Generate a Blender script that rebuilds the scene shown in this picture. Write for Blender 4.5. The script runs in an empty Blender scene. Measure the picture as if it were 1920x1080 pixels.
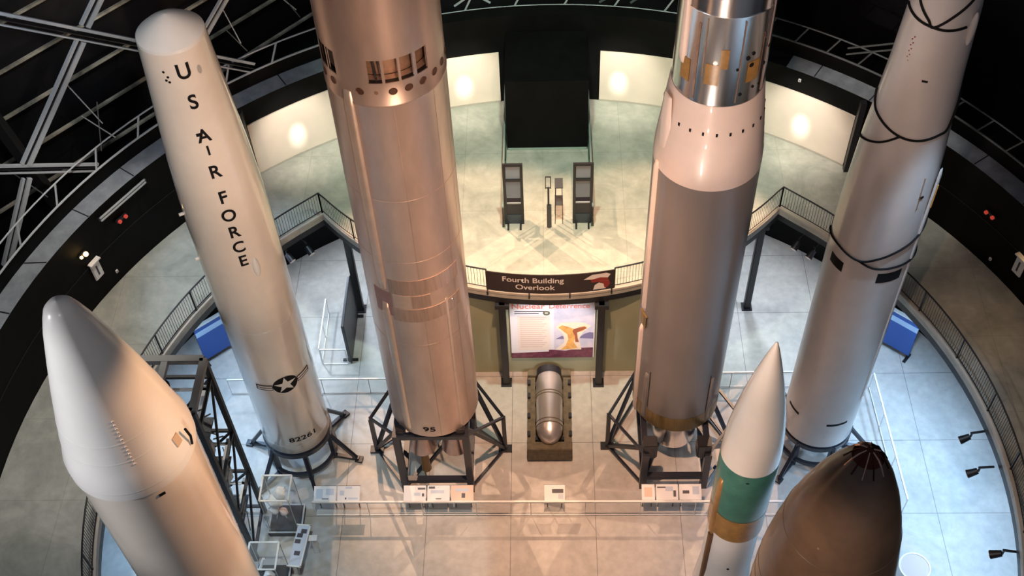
import bpy, bmesh, math, random
from mathutils import Vector, Matrix
random.seed(7)
S = bpy.context.scene
COL = S.collection
R = math.radians
CX, CY = 0.04, 18.91          # centre of the round gallery
ZP = 5.6                      # upper walkway level

# ------------------------------------------------------------------ materials
MATS = {}
def mat(name, col, rough=.5, metal=0., vary=0., scale=3., stretch=(1,1,1), bump=0., emit=None, estr=0., spec=.5, coat=0., col2=None, aniso=0., alpha=None, trans=0.):
    if name in MATS: return MATS[name]
    m = bpy.data.materials.new(name); m.use_nodes = True
    nt = m.node_tree; b = nt.nodes['Principled BSDF']
    b.inputs['Base Color'].default_value = (*col, 1); b.inputs['Roughness'].default_value = rough
    b.inputs['Metallic'].default_value = metal; b.inputs['Specular IOR Level'].default_value = spec
    b.inputs['Coat Weight'].default_value = coat; b.inputs['Coat Roughness'].default_value = .07
    b.inputs['Anisotropic'].default_value = aniso
    b.inputs['Transmission Weight'].default_value = trans
    if alpha is not None: b.inputs['Alpha'].default_value = alpha
    if emit: b.inputs['Emission Color'].default_value = (*emit, 1); b.inputs['Emission Strength'].default_value = estr
    if vary or bump or col2:
        tc = nt.nodes.new('ShaderNodeTexCoord'); mp = nt.nodes.new('ShaderNodeMapping')
        mp.inputs['Scale'].default_value = stretch
        nt.links.new(tc.outputs['Object'], mp.inputs['Vector'])
        n = nt.nodes.new('ShaderNodeTexNoise'); n.inputs['Scale'].default_value = scale; n.inputs['Detail'].default_value = 6; n.inputs['Roughness'].default_value = .6
        nt.links.new(mp.outputs['Vector'], n.inputs['Vector'])
        if vary or col2:
            cr = nt.nodes.new('ShaderNodeValToRGB')
            c1 = tuple(max(0, c*(1-vary)) for c in col); c2 = col2 or tuple(min(1, c*(1+vary)) for c in col)
            cr.color_ramp.elements[0].position = .33; cr.color_ramp.elements[1].position = .67
            cr.color_ramp.elements[0].color = (*c1, 1); cr.color_ramp.elements[1].color = (*c2, 1)
            nt.links.new(n.outputs['Fac'], cr.inputs['Fac']); nt.links.new(cr.outputs['Color'], b.inputs['Base Color'])
        if bump:
            bp = nt.nodes.new('ShaderNodeBump'); bp.inputs['Strength'].default_value = bump; bp.inputs['Distance'].default_value = .02
            nt.links.new(n.outputs['Fac'], bp.inputs['Height']); nt.links.new(bp.outputs['Normal'], b.inputs['Normal'])
    MATS[name] = m
    return m

def concrete(name, col, joint, jw=3.05, jm=.012, rough=.45, mott=.16, off=(0, 0, 0), tint=None):
    m = bpy.data.materials.new(name); m.use_nodes = True; nt = m.node_tree; b = nt.nodes['Principled BSDF']
    tc = nt.nodes.new('ShaderNodeTexCoord'); mp = nt.nodes.new('ShaderNodeMapping'); mp.inputs['Location'].default_value = off
    nt.links.new(tc.outputs['Object'], mp.inputs['Vector'])
    br = nt.nodes.new('ShaderNodeTexBrick'); br.offset = 0; br.inputs['Scale'].default_value = 1
    br.inputs['Brick Width'].default_value = jw; br.inputs['Row Height'].default_value = jw; br.inputs['Mortar Size'].default_value = jm
    br.inputs['Color1'].default_value = br.inputs['Color2'].default_value = (1, 1, 1, 1); br.inputs['Mortar'].default_value = (joint, joint, joint, 1)
    nt.links.new(mp.outputs['Vector'], br.inputs['Vector'])
    n1 = nt.nodes.new('ShaderNodeTexNoise'); n1.inputs['Scale'].default_value = .55; n1.inputs['Detail'].default_value = 9; n1.inputs['Roughness'].default_value = .68; n1.inputs['Distortion'].default_value = .8
    n2 = nt.nodes.new('ShaderNodeTexNoise'); n2.inputs['Scale'].default_value = 3.5; n2.inputs['Detail'].default_value = 5
    for n in (n1, n2): nt.links.new(tc.outputs['Object'], n.inputs['Vector'])
    cr = nt.nodes.new('ShaderNodeValToRGB')
    cr.color_ramp.elements[0].position = .3; cr.color_ramp.elements[1].position = .7
    cr.color_ramp.elements[0].color = (*[c*(1-mott) for c in col], 1); cr.color_ramp.elements[1].color = (*[min(1, c*(1+mott)) for c in (tint or col)], 1)
    nt.links.new(n1.outputs['Fac'], cr.inputs['Fac'])
    cr2 = nt.nodes.new('ShaderNodeValToRGB'); cr2.color_ramp.elements[0].position = .3; cr2.color_ramp.elements[1].position = .75
    cr2.color_ramp.elements[0].color = (.86, .86, .86, 1); cr2.color_ramp.elements[1].color = (1.06, 1.06, 1.06, 1)
    nt.links.new(n2.outputs['Fac'], cr2.inputs['Fac'])
    m1 = nt.nodes.new('ShaderNodeMixRGB'); m1.blend_type = 'MULTIPLY'; m1.inputs['Fac'].default_value = 1
    m2 = nt.nodes.new('ShaderNodeMixRGB'); m2.blend_type = 'MULTIPLY'; m2.inputs['Fac'].default_value = 1
    nt.links.new(cr.outputs['Color'], m1.inputs[1]); nt.links.new(cr2.outputs['Color'], m1.inputs[2])
    nt.links.new(m1.outputs['Color'], m2.inputs[1]); nt.links.new(br.outputs['Color'], m2.inputs[2])
    nt.links.new(m2.outputs['Color'], b.inputs['Base Color'])
    b.inputs['Roughness'].default_value = rough
    MATS[name] = m
    return m

FLOOR = concrete('polished_concrete', (.50, .485, .46), .45, off=(-1.57, -2.3, 0))
DECK = concrete('walkway_concrete', (.41, .42, .36), .8, rough=.4, mott=.2, off=(.2, .1, 0), tint=(.46, .45, .39))
BLACKW = mat('black_wall_paint', (.0035, .0035, .0037), .65, vary=.3, scale=1.2, spec=.12)
DARKW = mat('dark_wall_paint', (.009, .009, .009), .5, vary=.3, scale=.8)
CREAM = mat('cream_gloss_wall', (.86, .74, .62), .25, vary=.05, scale=.6, coat=.3)
LEDGE = mat('grey_ledge_board', (.22, .24, .27), .6, vary=.22, scale=2)
BLACKM = mat('black_steel', (.014, .014, .018), .4, spec=.5)
NAVYM = mat('navy_black_stand_paint', (.014, .017, .03), .35, spec=.6)
STEELG = mat('light_grey_truss_paint', (.42, .45, .48), .5)
STEELD = mat('shaded_truss_grey', (.10, .11, .115), .5)  # darker copy of the truss grey, with the right side's shade painted in
PURL = mat('highlight_painted_purlin', (.62, .54, .42), .45, vary=.75, scale=.9)  # bright cream tone stands in for highlights along the purlins
HANGAR = mat('dark_hangar_cladding', (.010, .010, .012), .6, vary=.6, scale=.35)
WHITEP = mat('white_missile_paint', (.78, .76, .72), .32, vary=.025, scale=2, coat=.35)
CREAMP = mat('cream_white_missile_paint', (.80, .72, .63), .3, vary=.025, scale=2, coat=1.)
GREYW = mat('soft_grey_white_missile_paint', (.60, .56, .54), .3, vary=.03, scale=2, coat=.35)
BLACKP = mat('black_marking_paint', (.006, .006, .007), .65, spec=.15)
TITAN = mat('bare_aluminium_skin', (.68, .53, .45), .36, metal=.72, vary=.075, scale=1.6, stretch=(1.6, 1.6, .5), bump=.05)
TITANL = mat('smooth_aluminium_cover', (.72, .59, .49), .33, metal=.6, vary=.06, scale=2)
TITAND = mat('darker_aluminium_band', (.56, .42, .335), .4, metal=.7, vary=.14, scale=2.2, stretch=(5, 5, .4))
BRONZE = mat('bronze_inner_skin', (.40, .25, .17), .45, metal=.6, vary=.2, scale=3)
CHROME = mat('mirror_polished_metal', (.88, .85, .83), .19, metal=1., vary=.10, scale=1.6, stretch=(2, 2, .3), bump=.12)
TAUPE = mat('taupe_grey_paint', (.20, .172, .158), .33, vary=.05, scale=1.4, stretch=(1, 1, .3), coat=.15)
PINKW = mat('warm_white_taper_paint', (.77, .62, .54), .34, vary=.03, scale=2, coat=.25)
GOLD = mat('ochre_gold_band', (.24, .155, .05), .38, metal=.3, vary=.3, scale=4, stretch=(3, 3, .2))
SILVER = mat('polished_silver', (.82, .80, .79), .18, metal=1., vary=.06, scale=2)
BOMB = mat('satin_silver_casing', (.60, .55, .53), .33, metal=.75, vary=.06, scale=2)
OLIVE = mat('olive_drab_cart', (.11, .085, .05), .6, vary=.3, scale=5)
GREENP = mat('green_stage_paint', (.055, .17, .125), .28, vary=.18, scale=2.5, coat=.5)
AMBER = mat('amber_brown_band', (.32, .17, .05), .3, vary=.25, scale=3, coat=.4)
RACE = mat('bronze_raceway', (.42, .22, .08), .32, metal=.3, vary=.2, scale=2)
BROWN = mat('dark_brown_shroud', (.15, .095, .065), .36, vary=.16, scale=2.2, coat=.25)
COPPER = mat('dark_copper_cap', (.10, .03, .02), .2, metal=.9)
COPPERR = mat('bright_copper_rib', (.75, .5, .38), .15, metal=1.)
GREENW = mat('olive_green_partition', (.36, .38, .25), .55, vary=.04, scale=1)
GLASS = mat('clear_glass', (.9, .95, .93), .05, alpha=.10, spec=.6)
GLASSG = mat('green_edge_glass', (.5, .62, .55), .1, alpha=.35)
WHITEM = mat('white_frame_enamel', (.82, .82, .80), .4)
SIGNW = mat('white_sign_board', (.82, .82, .84), .45)
SIGNP = mat('pale_blue_sign_print', (.55, .62, .74), .5)
SIGND = mat('dark_sign_print', (.06, .06, .08), .5)
SIGNPK = mat('peach_sign_print', (.78, .58, .48), .5)
BLUEB = mat('blue_banner_print', (.03, .10, .38), .5)
BLUEL = mat('light_blue_banner_print', (.45, .62, .85), .5)
SIGNBK = mat('dark_brown_banner', (.035, .024, .022), .5)
SIGNTX = mat('off_white_lettering', (.80, .76, .72), .5)
RED = mat('dark_red_print', (.28, .04, .03), .5)
PINKR = mat('coral_red_print', (.80, .22, .16), .5)
MODEL = mat('white_model_plastic', (.85, .84, .82), .4)
PLINTH = mat('charcoal_plinth', (.055, .055, .06), .5)
CURB = mat('pale_kerb_edge', (.52, .47, .40), .5, vary=.06)
LAMPON = mat('lit_amber_bulb', (1, .7, .3), .4, emit=(1, .62, .22), estr=9)
REDL = mat('red_fixture_lens', (.5, .05, .04), .3, emit=(1, .1, .06), estr=.25)

# ------------------------------------------------------------------ helpers
def setp(o, **k):
    for a, b in k.items(): o[a] = b
    return o
def link(name, me, m=None, parent=None, loc=None):
    o = bpy.data.objects.new(name, me); COL.objects.link(o)
    if m is not None and me is not None: me.materials.append(m)
    if parent is not None: o.parent = parent
    if loc is not None: o.location = loc
    return o
def thing(name, label, cat, loc=(0, 0, 0), rz=0, group=None):
    o = bpy.data.objects.new(name, None); COL.objects.link(o); o.location = loc; o.rotation_euler = (0, 0, rz)
    o.empty_display_size = .3
    o['label'] = label; o['category'] = cat
    if group: o['group'] = group
    return o
def tag(o, label, cat, group=None):
    o['label'] = label; o['category'] = cat
    if group: o['group'] = group
    return o
def struct(o): o['kind'] = 'structure'; return o

class MB:
    def __init__(s): s.b = bmesh.new()
    def box(s, c, d, rz=0, bev=0, M=None):
        r = bmesh.ops.create_cube(s.b, size=1)
        T = Matrix.Translation(c) @ Matrix.Rotation(rz, 4, 'Z') @ Matrix.Diagonal((*d, 1))
        if M is not None: T = M @ T
        bmesh.ops.transform(s.b, matrix=T, verts=r['verts'])
        if bev:
            es = list({e for v in r['verts'] for e in v.link_edges})
            bmesh.ops.bevel(s.b, geom=es, offset=bev, segments=2, affect='EDGES')
        return s
    def bar(s, a, b, w=.08, h=None, up=(0, 0, 1)):      # rectangular bar from a to b
        a = Vector(a); b = Vector(b); d = b-a; L = d.length
        if L < 1e-5: return s
        z = d.normalized(); u = Vector(up)
        if abs(z.dot(u)) > .98: u = Vector((0, 1, 0))
        x = u.cross(z).normalized(); y = z.cross(x)
        Mx = Matrix((x, y, z)).transposed().to_4x4(); Mx.translation = (a+b)/2
        r = bmesh.ops.create_cube(s.b, size=1)
        bmesh.ops.transform(s.b, matrix=Mx @ Matrix.Diagonal((w, h or w, L, 1)), verts=r['verts'])
        return s
    def rod(s, a, b, r=.03, r2=None, n=12, caps=True):
        a = Vector(a); b = Vector(b); d = b-a
        q = d.to_track_quat('Z', 'Y').to_matrix().to_4x4(); q.translation = (a+b)/2
        bmesh.ops.create_cone(s.b, cap_ends=caps, segments=n, radius1=r, radius2=r if r2 is None else r2, depth=d.length, matrix=q)
        return s
    def tube(s, pts, r=.03, n=8, closed=False):
        P = [Vector(p) for p in pts]; N = len(P); rings = []
        for i, p in enumerate(P):
            t = (P[(i+1) % N]-P[i-1]) if (closed or 0 < i < N-1) else (P[1]-P[0] if i == 0 else P[-1]-P[-2])
            t.normalize(); u = Vector((0, 0, 1))
            if abs(t.dot(u)) > .95: u = Vector((1, 0, 0))
            x = u.cross(t).normalized(); y = t.cross(x)
            rings.append([s.b.verts.new(p+(x*math.cos(2*math.pi*k/n)+y*math.sin(2*math.pi*k/n))*r) for k in range(n)])
        for i in range(N if closed else N-1):
            A = rings[i]; B = rings[(i+1) % N]
            for k in range(n): s.b.faces.new((A[k], A[(k+1) % n], B[(k+1) % n], B[k]))
        if not closed:
            s.b.faces.new(rings[0][::-1]); s.b.faces.new(rings[-1])
        return s
    def lathe(s, prof, n=96, c=(0, 0), a0=0, a1=360, capb=False, capt=False, thick=0):
        # prof: (r, z); azimuth a measured from -Y towards +X
        full = abs(a1-a0) >= 359.9; m = n if full else max(2, int(n*abs(a1-a0)/360)+1)
        cols = []
        for k in range(m):
            a = R(a0+(a1-a0)*(k/m if full else k/(m-1)))
            cols.append([s.b.verts.new((c[0]+r*math.sin(a), c[1]-r*math.cos(a), z)) for r, z in prof])
        for k in range(m if full else m-1):
            A = cols[k]; B = cols[(k+1) % m]
            for j in range(len(prof)-1):
                try: s.b.faces.new((A[j], B[j], B[j+1], A[j+1]))
                except ValueError: pass
        if full and capb: s.b.faces.new([cols[k][0] for k in range(m)][::-1])
        if full and capt: s.b.faces.new([cols[k][-1] for k in range(m)])
        return s
    def poly(s, pts, z0, z1=None):                      # prism (or flat polygon)
        v = [s.b.verts.new((x, y, z0)) for x, y in pts]
        f = s.b.faces.new(v)
        if z1 is not None:
            r = bmesh.ops.extrude_face_region(s.b, geom=[f])
            bmesh.ops.translate(s.b, vec=(0, 0, z1-z0), verts=[g for g in r['geom'] if isinstance(g, bmesh.types.BMVert)])
        return s
    def face(s, pts): s.b.faces.new([s.b.verts.new(p) for p in pts]); return s
    def build(s, name, m, parent=None, smooth=False, loc=None, weld=True, ang=35):
        if weld: bmesh.ops.remove_doubles(s.b, verts=s.b.verts, dist=1e-5)
        bmesh.ops.recalc_face_normals(s.b, faces=s.b.faces)
        me = bpy.data.meshes.new(name); 
        if smooth:
            for f in s.b.faces: f.smooth = True
            for e in s.b.edges:
                if len(e.link_faces) == 2 and e.calc_face_angle(0) > R(ang): e.smooth = False
        s.b.to_mesh(me); s.b.free()
        return link(name, me, m, parent, loc)

def dup(root):                                           # a thing with copies of its parts and sub-parts
    r = root.copy(); COL.objects.link(r)
    for ch in list(root.children):
        c = ch.copy(); COL.objects.link(c); c.parent = r
        for g in ch.children:
            d = g.copy(); COL.objects.link(d); d.parent = c
    return r

def pol(a, r, z, c=(0, 0)):
    a = R(a); return Vector((c[0]+r*math.sin(a), c[1]-r*math.cos(a), z))

def text_bm(txt, size, bold=.0, sp=1., sx=1.):
    cu = bpy.data.curves.new('t', 'FONT'); cu.body = txt; cu.size = size; cu.align_x = 'CENTER'; cu.align_y = 'CENTER'
    cu.offset = bold; cu.space_character = sp; cu.space_line = .85
    o = bpy.data.objects.new('t', cu); COL.objects.link(o)
    dg = bpy.context.evaluated_depsgraph_get(); dg.update()
    me = bpy.data.meshes.new_from_object(o.evaluated_get(dg))
    b = bmesh.new(); b.from_mesh(me)
    for v in b.verts: v.co.x *= sx
    bpy.data.objects.remove(o); bpy.data.curves.remove(cu); bpy.data.meshes.remove(me)
    return b
def wrap(b, az, z, rad, rot=0, step=.06):
    """bend a flat drawing (x right, y up) round a cylinder; rad is a number or a function of z"""
    if rot: bmesh.ops.rotate(b, cent=(0, 0, 0), matrix=Matrix.Rotation(rot, 3, 'Z'), verts=b.verts)
    xs = [v.co.x for v in b.verts]; k = math.floor(min(xs)/step)
    while k*step < max(xs):
        bmesh.ops.bisect_plane(b, geom=b.verts[:]+b.edges[:]+b.faces[:], plane_co=(k*step, 0, 0), plane_no=(1, 0, 0)); k += 1
    for v in b.verts:
        zz = z+v.co.y; r = rad(zz) if callable(rad) else rad
        v.co = pol(az+math.degrees(v.co.x/r), r+.008, zz)
def put(b, name, m, parent):
    me = bpy.data.meshes.new(name); b.to_mesh(me); b.free()
    return link(name, me, m, parent)
def shape_bm(polys):
    b = bmesh.new()
    for p in polys:
        try: b.faces.new([b.verts.new((x, y, 0)) for x, y in p])
        except ValueError: pass
    bmesh.ops.triangulate(b, faces=b.faces)
    return b
def circ(r, n=32, c=(0, 0), sy=1): return [(c[0]+r*math.cos(2*math.pi*k/n), c[1]+sy*r*math.sin(2*math.pi*k/n)) for k in range(n)]
def rect(x0, y0, x1, y1): return [(x0, y0), (x1, y0), (x1, y1), (x0, y1)]
def text_on(txt, size, M, name, m, parent, bold=0., sx=1.):
    b = text_bm(txt, size, bold, sx=sx); bmesh.ops.transform(b, matrix=M, verts=b.verts)
    return put(b, name, m, parent)

# ================================================================== SETTING
# ground floor
f = MB(); f.lathe([(0.001, 0), (9, 0), (17.7, 0)], n=128, c=(CX, CY)); f = struct(f.build('floor', FLOOR))
# round outer wall below the ledge
w = MB(); w.lathe([(17.72, -.05), (17.72, 9.1)], n=160, c=(CX, CY)); struct(w.build('wall_round', BLACKW, smooth=True))
# ledge on top of the round wall, fascia above it
w = MB()
w.lathe([(17.7, 9.1), (18.42, 9.12)], n=160, c=(CX, CY), a0=-158, a1=-10)
w = struct(w.build('trim_1', LEDGE, smooth=True))
w = MB(); w.lathe([(17.7, 9.1), (18.42, 9.12)], n=160, c=(CX, CY), a0=10, a1=150); struct(w.build('trim_2', LEDGE, smooth=True))
w = MB(); w.lathe([(17.72, 9.1), (17.72, 9.86), (18.1, 9.9), (18.1, 10.0)], n=160, c=(CX, CY), a0=153.5, a1=206.5); struct(w.build('wall_far', BLACKW))
w = MB(); w.lathe([(18.42, 9.1), (18.42, 9.78)], n=160, c=(CX, CY)); struct(w.build('wall_parapet', BLACKW, smooth=True))
for sgn in (-1, 1):
    s_ = MB()
    for k in range(19):
        a = sgn*(24+k*7.2); da = .05
        s_.bar(pol(a, 17.71, 9.125, (CX, CY)), pol(a+(.9 if k % 3 == 0 else 0), 18.4, 9.135, (CX, CY)), .035, .012)
    struct(s_.build('trim_3', BLACKM))
# cream lower wall panels, both sides of the dark passage
for a0, a1 in ((-173.7, -140.3), (140.3, 173.3)):
    w = MB(); w.lathe([(17.66, ZP), (17.66, 8.15), (17.71, 8.15)], n=200, c=(CX, CY), a0=a0, a1=a1); struct(w.build('wall_cream', CREAM, smooth=True))
    b_ = MB(); b_.lathe([(17.64, ZP), (17.64, ZP+.1), (17.66, ZP+.1)], n=200, c=(CX, CY), a0=a0, a1=a1); struct(b_.build('baseboard_far', CURB))
for a in (-139.6, 139.6):
    w = MB(); w.bar(pol(a, 17.55, ZP, (CX, CY)), pol(a, 17.55, 9.08, (CX, CY)), .22, .22); struct(w.build('trim_4', BLACKM))
# vertical seams of the dark wall
s_ = MB()
for a in range(-135, 136, 9):
    s_.lathe([(17.705, 7.3), (17.705, 7.33)], n=200, c=(CX, CY), a0=a, a1=a+9)
struct(s_.build('trim_5', DARKW))

# upper walkway slab: ring plus the curved overlook on the far side
RI = 14.2; C2 = (CX, CY+18.51); R2 = 11.16
inner = []
for k in range(61):
    ph = R(-50.2+100.4*k/60); inner.append((C2[0]+R2*math.sin(ph), C2[1]-R2*math.cos(ph)))
th0 = math.atan2(inner[0][0]-CX, inner[0][1]-CY); th1 = math.atan2(inner[-1][0]-CX, inner[-1][1]-CY)
n_r = 120
for k in range(1, n_r):
    t = th1+(2*math.pi-(th1-th0))*k/n_r; inner.append((CX+RI*math.sin(t), CY+RI*math.cos(t)))
outer = []
for x, y in inner:
    t = math.atan2(x-CX, y-CY); outer.append((CX+17.71*math.sin(t), CY+17.71*math.cos(t)))
def band(o, i, z0, z1, name, m):
    b = MB(); N = len(i)
    for k in range(N):
        l = (k+1) % N
        b.face([(*i[k], z1), (*i[l], z1), (*o[l], z1), (*o[k], z1)])
        b.face([(*i[k], z0), (*i[l], z0), (*i[l], z1), (*i[k], z1)])
        b.face([(*i[k], z0), (*i[l], z0), (*o[l], z0), (*o[k], z0)])
        b.face([(*o[k], z0), (*o[l], z0), (*o[l], z1), (*o[k], z1)])
    return struct(b.build(name, m))
def offset(P, d):
    out = []; N = len(P)
    for k in range(N):
        a = Vector(P[k-1]); b = Vector(P[(k+1) % N]); t = (b-a).normalized(); nrm = Vector((-t.y, t.x))   # towards the walkway or back
        out.append((P[k][0]+nrm.x*d, P[k][1]+nrm.y*d))
    return out
band(outer, inner, 5.35, ZP, 'floor_upper', DECK)
band(offset(inner, .28), offset(inner, .0), 5.06, 5.349, 'trim_6', BLACKM)     # edge beam below the slab
band(offset(inner, .14), offset(inner, -.03), ZP, ZP+.1, 'trim_7', CURB)       # pale kerb

# ---------------------------------------------------------------- railings on the walkway
RAILBASE = offset(inner, .06)
def run(i0, i1):   # resample a stretch of the inner edge
    P = [Vector(RAILBASE[k % len(RAILBASE)]) for k in range(i0, i1+1)]
    return P
def along(P, step):
    L = [0]
    for a, b in zip(P, P[1:]): L.append(L[-1]+(b-a).length)
    n = max(1, round(L[-1]/step)); out = []
    for k in range(n+1):
        d = L[-1]*k/n; j = 0
        while j < len(P)-2 and L[j+1] < d: j += 1
        t = (d-L[j])/max(1e-6, L[j+1]-L[j]); out.append(P[j].lerp(P[j+1], t))
    return out
def railing(P, label, group=None, step=2.1, z0=ZP+.1, h=1.05):
    t = thing('walkway_railing', label, 'railing', (P[len(P)//2].x, P[len(P)//2].y, z0), group=group)
    o = Vector((P[len(P)//2].x, P[len(P)//2].y, 0))
    Q = [p-o.xy for p in P]
    b = MB(); b.tube([(p.x, p.y, h) for p in Q], .03, 8); b.build('top_rail', BLACKM, t)
    b = MB(); b.tube([(p.x, p.y, .1) for p in Q], .018, 6); b.build('bottom_rail', BLACKM, t)
    posts = along(Q, step)
    for p in posts:
        b = MB(); b.bar((p.x, p.y, 0), (p.x, p.y, h), .05); b.build('post', BLACKM, t)
    for a, c in zip(posts, posts[1:]):
        # the fine upright bars of one bay
        seg = [q for q in along(Q, .11) if (q-a).length < (c-a).length and (q-c).length < (c-a).length]
        b = MB()
        for q in seg: b.bar((q.x, q.y, .1), (q.x, q.y, h-.03), .012)
        b.build('picket_infill', BLACKM, t)
    return t
N1 = 60
sg = [k for k in range(61) if abs(inner[k][0]-CX) < 2.3]
railing(run(0, sg[0]), 'black railing from the left inner corner to the dark overlook banner')
railing(run(sg[-1], 60), 'black railing from the dark overlook banner to the right inner corner')
railing(run(61+88, len(inner)), 'black railing on the left side of the upper ring walkway behind the left white missile')
railing(run(61+60, 61+88), 'black railing at the near left walkway edge beside the front white missile')
railing(run(60, 61+32), 'black railing on the right side of the upper ring walkway behind the right white missile')
railing(run(61+32, 61+58), 'black railing at the near right edge of the upper ring walkway beside the brown missile')

# ---------------------------------------------------------------- overlook banner on the railing
P = [Vector(RAILBASE[k]) for k in sg]
t = thing('overlook_banner', 'dark brown curved banner reading Fourth Building Overlook on the walkway edge', 'sign', (CX, P[len(P)//2].y, ZP+.1))
o = Vector((CX, P[len(P)//2].y))
b = MB()
yoff = .1
pts = [(p.x-o.x, p.y-o.y-yoff) for p in P]
for (x0, y0), (x1, y1) in zip(pts, pts[1:]):
    b.face([(x0, y0, .06), (x1, y1, .06), (x1, y1, 1.08), (x0, y0, 1.08)]); b.face([(x0, y0+.03, .06), (x1, y1+.03, .06), (x1, y1+.03, 1.08), (x0, y0+.03, 1.08)])
    b.face([(x0, y0, 1.08), (x1, y1, 1.08), (x1, y1+.03, 1.08), (x0, y0+.03, 1.08)])
b.build('banner_panel', SIGNBK, t)
def bend(bm, zc, d=.012):
    xs = [v.co.x for v in bm.verts]; k = math.floor(min(xs)/.12)
    while k*.12 < max(xs):
        bmesh.ops.bisect_plane(bm, geom=bm.verts[:]+bm.edges[:]+bm.faces[:], plane_co=(k*.12, 0, 0), plane_no=(1, 0, 0)); k += 1
    for v in bm.verts:
        x = v.co.x; y = (C2[1]-math.sqrt(R2*R2-x*x))+.06-o.y-yoff-d; v.co = Vector((x, y, zc+v.co.y))
bm = text_bm('Fourth Building', .37, .005, sx=.95); bmesh.ops.translate(bm, vec=(-.62, 0, 0), verts=bm.verts); bend(bm, .78); put(bm, 'banner_lettering', SIGNTX, t)
bm = text_bm('Overlook', .37, .005, sx=.95); bmesh.ops.translate(bm, vec=(-.55, 0, 0), verts=bm.verts); bend(bm, .40); put(bm, 'banner_lettering', SIGNTX, t)
bm = shape_bm([[(1.15, .75), (1.45, .98), (1.95, 1.0), (2.1, .9), (2.0, .72), (1.75, .78), (1.5, .72)], [(1.5, .15), (1.55, .4), (1.7, .52), (1.9, .4), (1.95, .15)]]); bend(bm, 0, .01); put(bm, 'banner_picture', SIGNTX, t)
bm = shape_bm([[(1.4, .72), (1.75, .8), (2.0, .74), (2.1, .4), (2.0, .2), (1.9, .2), (1.85, .45), (1.7, .56), (1.45, .55)]]); bend(bm, 0, .014); put(bm, 'banner_picture', RED, t)
for x in (-2.2, -.72, .72, 2.2):
    y = C2[1]-math.sqrt(R2*R2-x*x)
    b = MB(); b.box((x, y-.02, .03-.1), (.05, .16, .2), M=Matrix.Translation((-CX+0, -o.y, 0))); b.build('kerb_gap_mark', BLACKM, t)  # black bits added to stand for dark gaps in the kerb
# ---------------------------------------------------------------- columns under the walkway
for nm, lb, x, y in (('column', 'dark steel column left of the bright mural under the overlook', -1.72, 26.4), ('column', 'dark steel column right of the bright mural under the overlook', 1.87, 26.35),
                     ('column', 'dark steel column under the left inner corner of the walkway', -7.8, 30.15), ('column', 'dark steel column under the right inner corner of the walkway', 8.05, 30.05)):
    t = thing('support_column', lb, 'column', (x, y, 0))
    b = MB(); b.box((0, 0, 2.52), (.26, .26, 5.04), bev=.03); b.build('shaft', BLACKM, t)
    b = MB(); b.box((0, 0, .02), (.42, .42, .04)); b.build('base_plate', BLACKM, t)
    b = MB(); b.box((0, 0, 4.94), (.5, .3, .2)); b.build('top_bracket', BLACKM, t)

# ---------------------------------------------------------------- green partition and mural
w = MB(); w.box((.15, 26.98, 2.4), (9.4, .12, 4.8)); 
w.box((-3.55, 27.0, 2.4), (.05, .2, 4.8)); struct(w.build('wall_green', GREENW))
t = thing('mural_panel', 'bright panel with red heading and orange mushroom cloud picture under the overlook', 'mural', (.1, 26.84, 0))
b = MB(); b.box((0, 0, 2.85), (3.16, .06, 3.5)); b.build('panel_board', SIGNW, t)
Mx = Matrix.Translation((0, -.036, 0)) @ Matrix.Rotation(R(90), 4, 'X')
def flat(polys, name, m, d=0.):
    bm = shape_bm(polys); bmesh.ops.transform(bm, matrix=Matrix.Translation((0, -d, 0)) @ Mx, verts=bm.verts); return put(bm, name, m, t)
SKYP = mat('pale_lilac_print', (.62, .66, .82), .5, vary=.12, scale=1.5, col2=(.80, .74, .80))
flat([rect(.05, 1.4, 1.54, 4.35)], 'picture', SKYP)
flat([rect(-1.3, 1.6, -.1, 3.75)], 'text_block', mat('pale_cream_print', (.85, .76, .66), .5))
LINES = mat('faint_text_print', (.70, .55, .48), .5)
flat([rect(-1.22, 3.62-k*.13, -.22-(k % 3)*.08, 3.66-k*.13) for k in range(15)], 'text_lines', LINES, .003)
flat([rect(-1.4, 3.98, -.3, 4.03), rect(-1.4, 3.86, -.5, 3.9)], 'text_lines', SIGND, .003)
flat([[(.0, 1.62), (.5, 1.55), (.95, 1.72), (1.54, 1.75), (1.54, 1.1), (-1.58, 1.1), (-1.58, 1.42), (-.15, 1.5), (-.15, 1.62)]], 'picture_ground', mat('plum_print', (.16, .05, .08), .5, vary=.4, scale=6), .004)
flat([[(.95, 2.35), (1.2, 2.62), (1.4, 2.72), (1.54, 2.68), (1.54, 2.3)], [(.1, 2.3), (.35, 2.5), (.5, 2.42), (.55, 2.3)]], 'picture_hills', mat('slate_violet_print', (.22, .2, .36), .5), .004)
flat([[(.1, 1.62), (1.1, 1.62), (1.0, 2.3), (1.15, 2.75), (1.45, 3.1), (1.2, 3.3), (.75, 3.35), (.3, 3.3), (.12, 3.05), (.4, 2.6), (.45, 2.1)]], 'picture_glow', mat('pale_yellow_print', (.92, .80, .62), .5, vary=.08, scale=2), .005)
CL = mat('orange_cloud_print', (.85, .42, .12), .5, vary=.3, scale=3)
flat([[(.22, 3.02), (.35, 3.16), (.6, 3.05), (.82, 2.92), (.98, 3.02), (1.2, 3.1), (1.3, 2.98), (1.1, 2.78), (.9, 2.72), (.86, 2.4), (.8, 2.1), (.95, 1.72), (.3, 1.6), (.5, 1.9), (.6, 2.3), (.55, 2.6), (.38, 2.82)]], 'mushroom_cloud', CL, .006)
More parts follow.
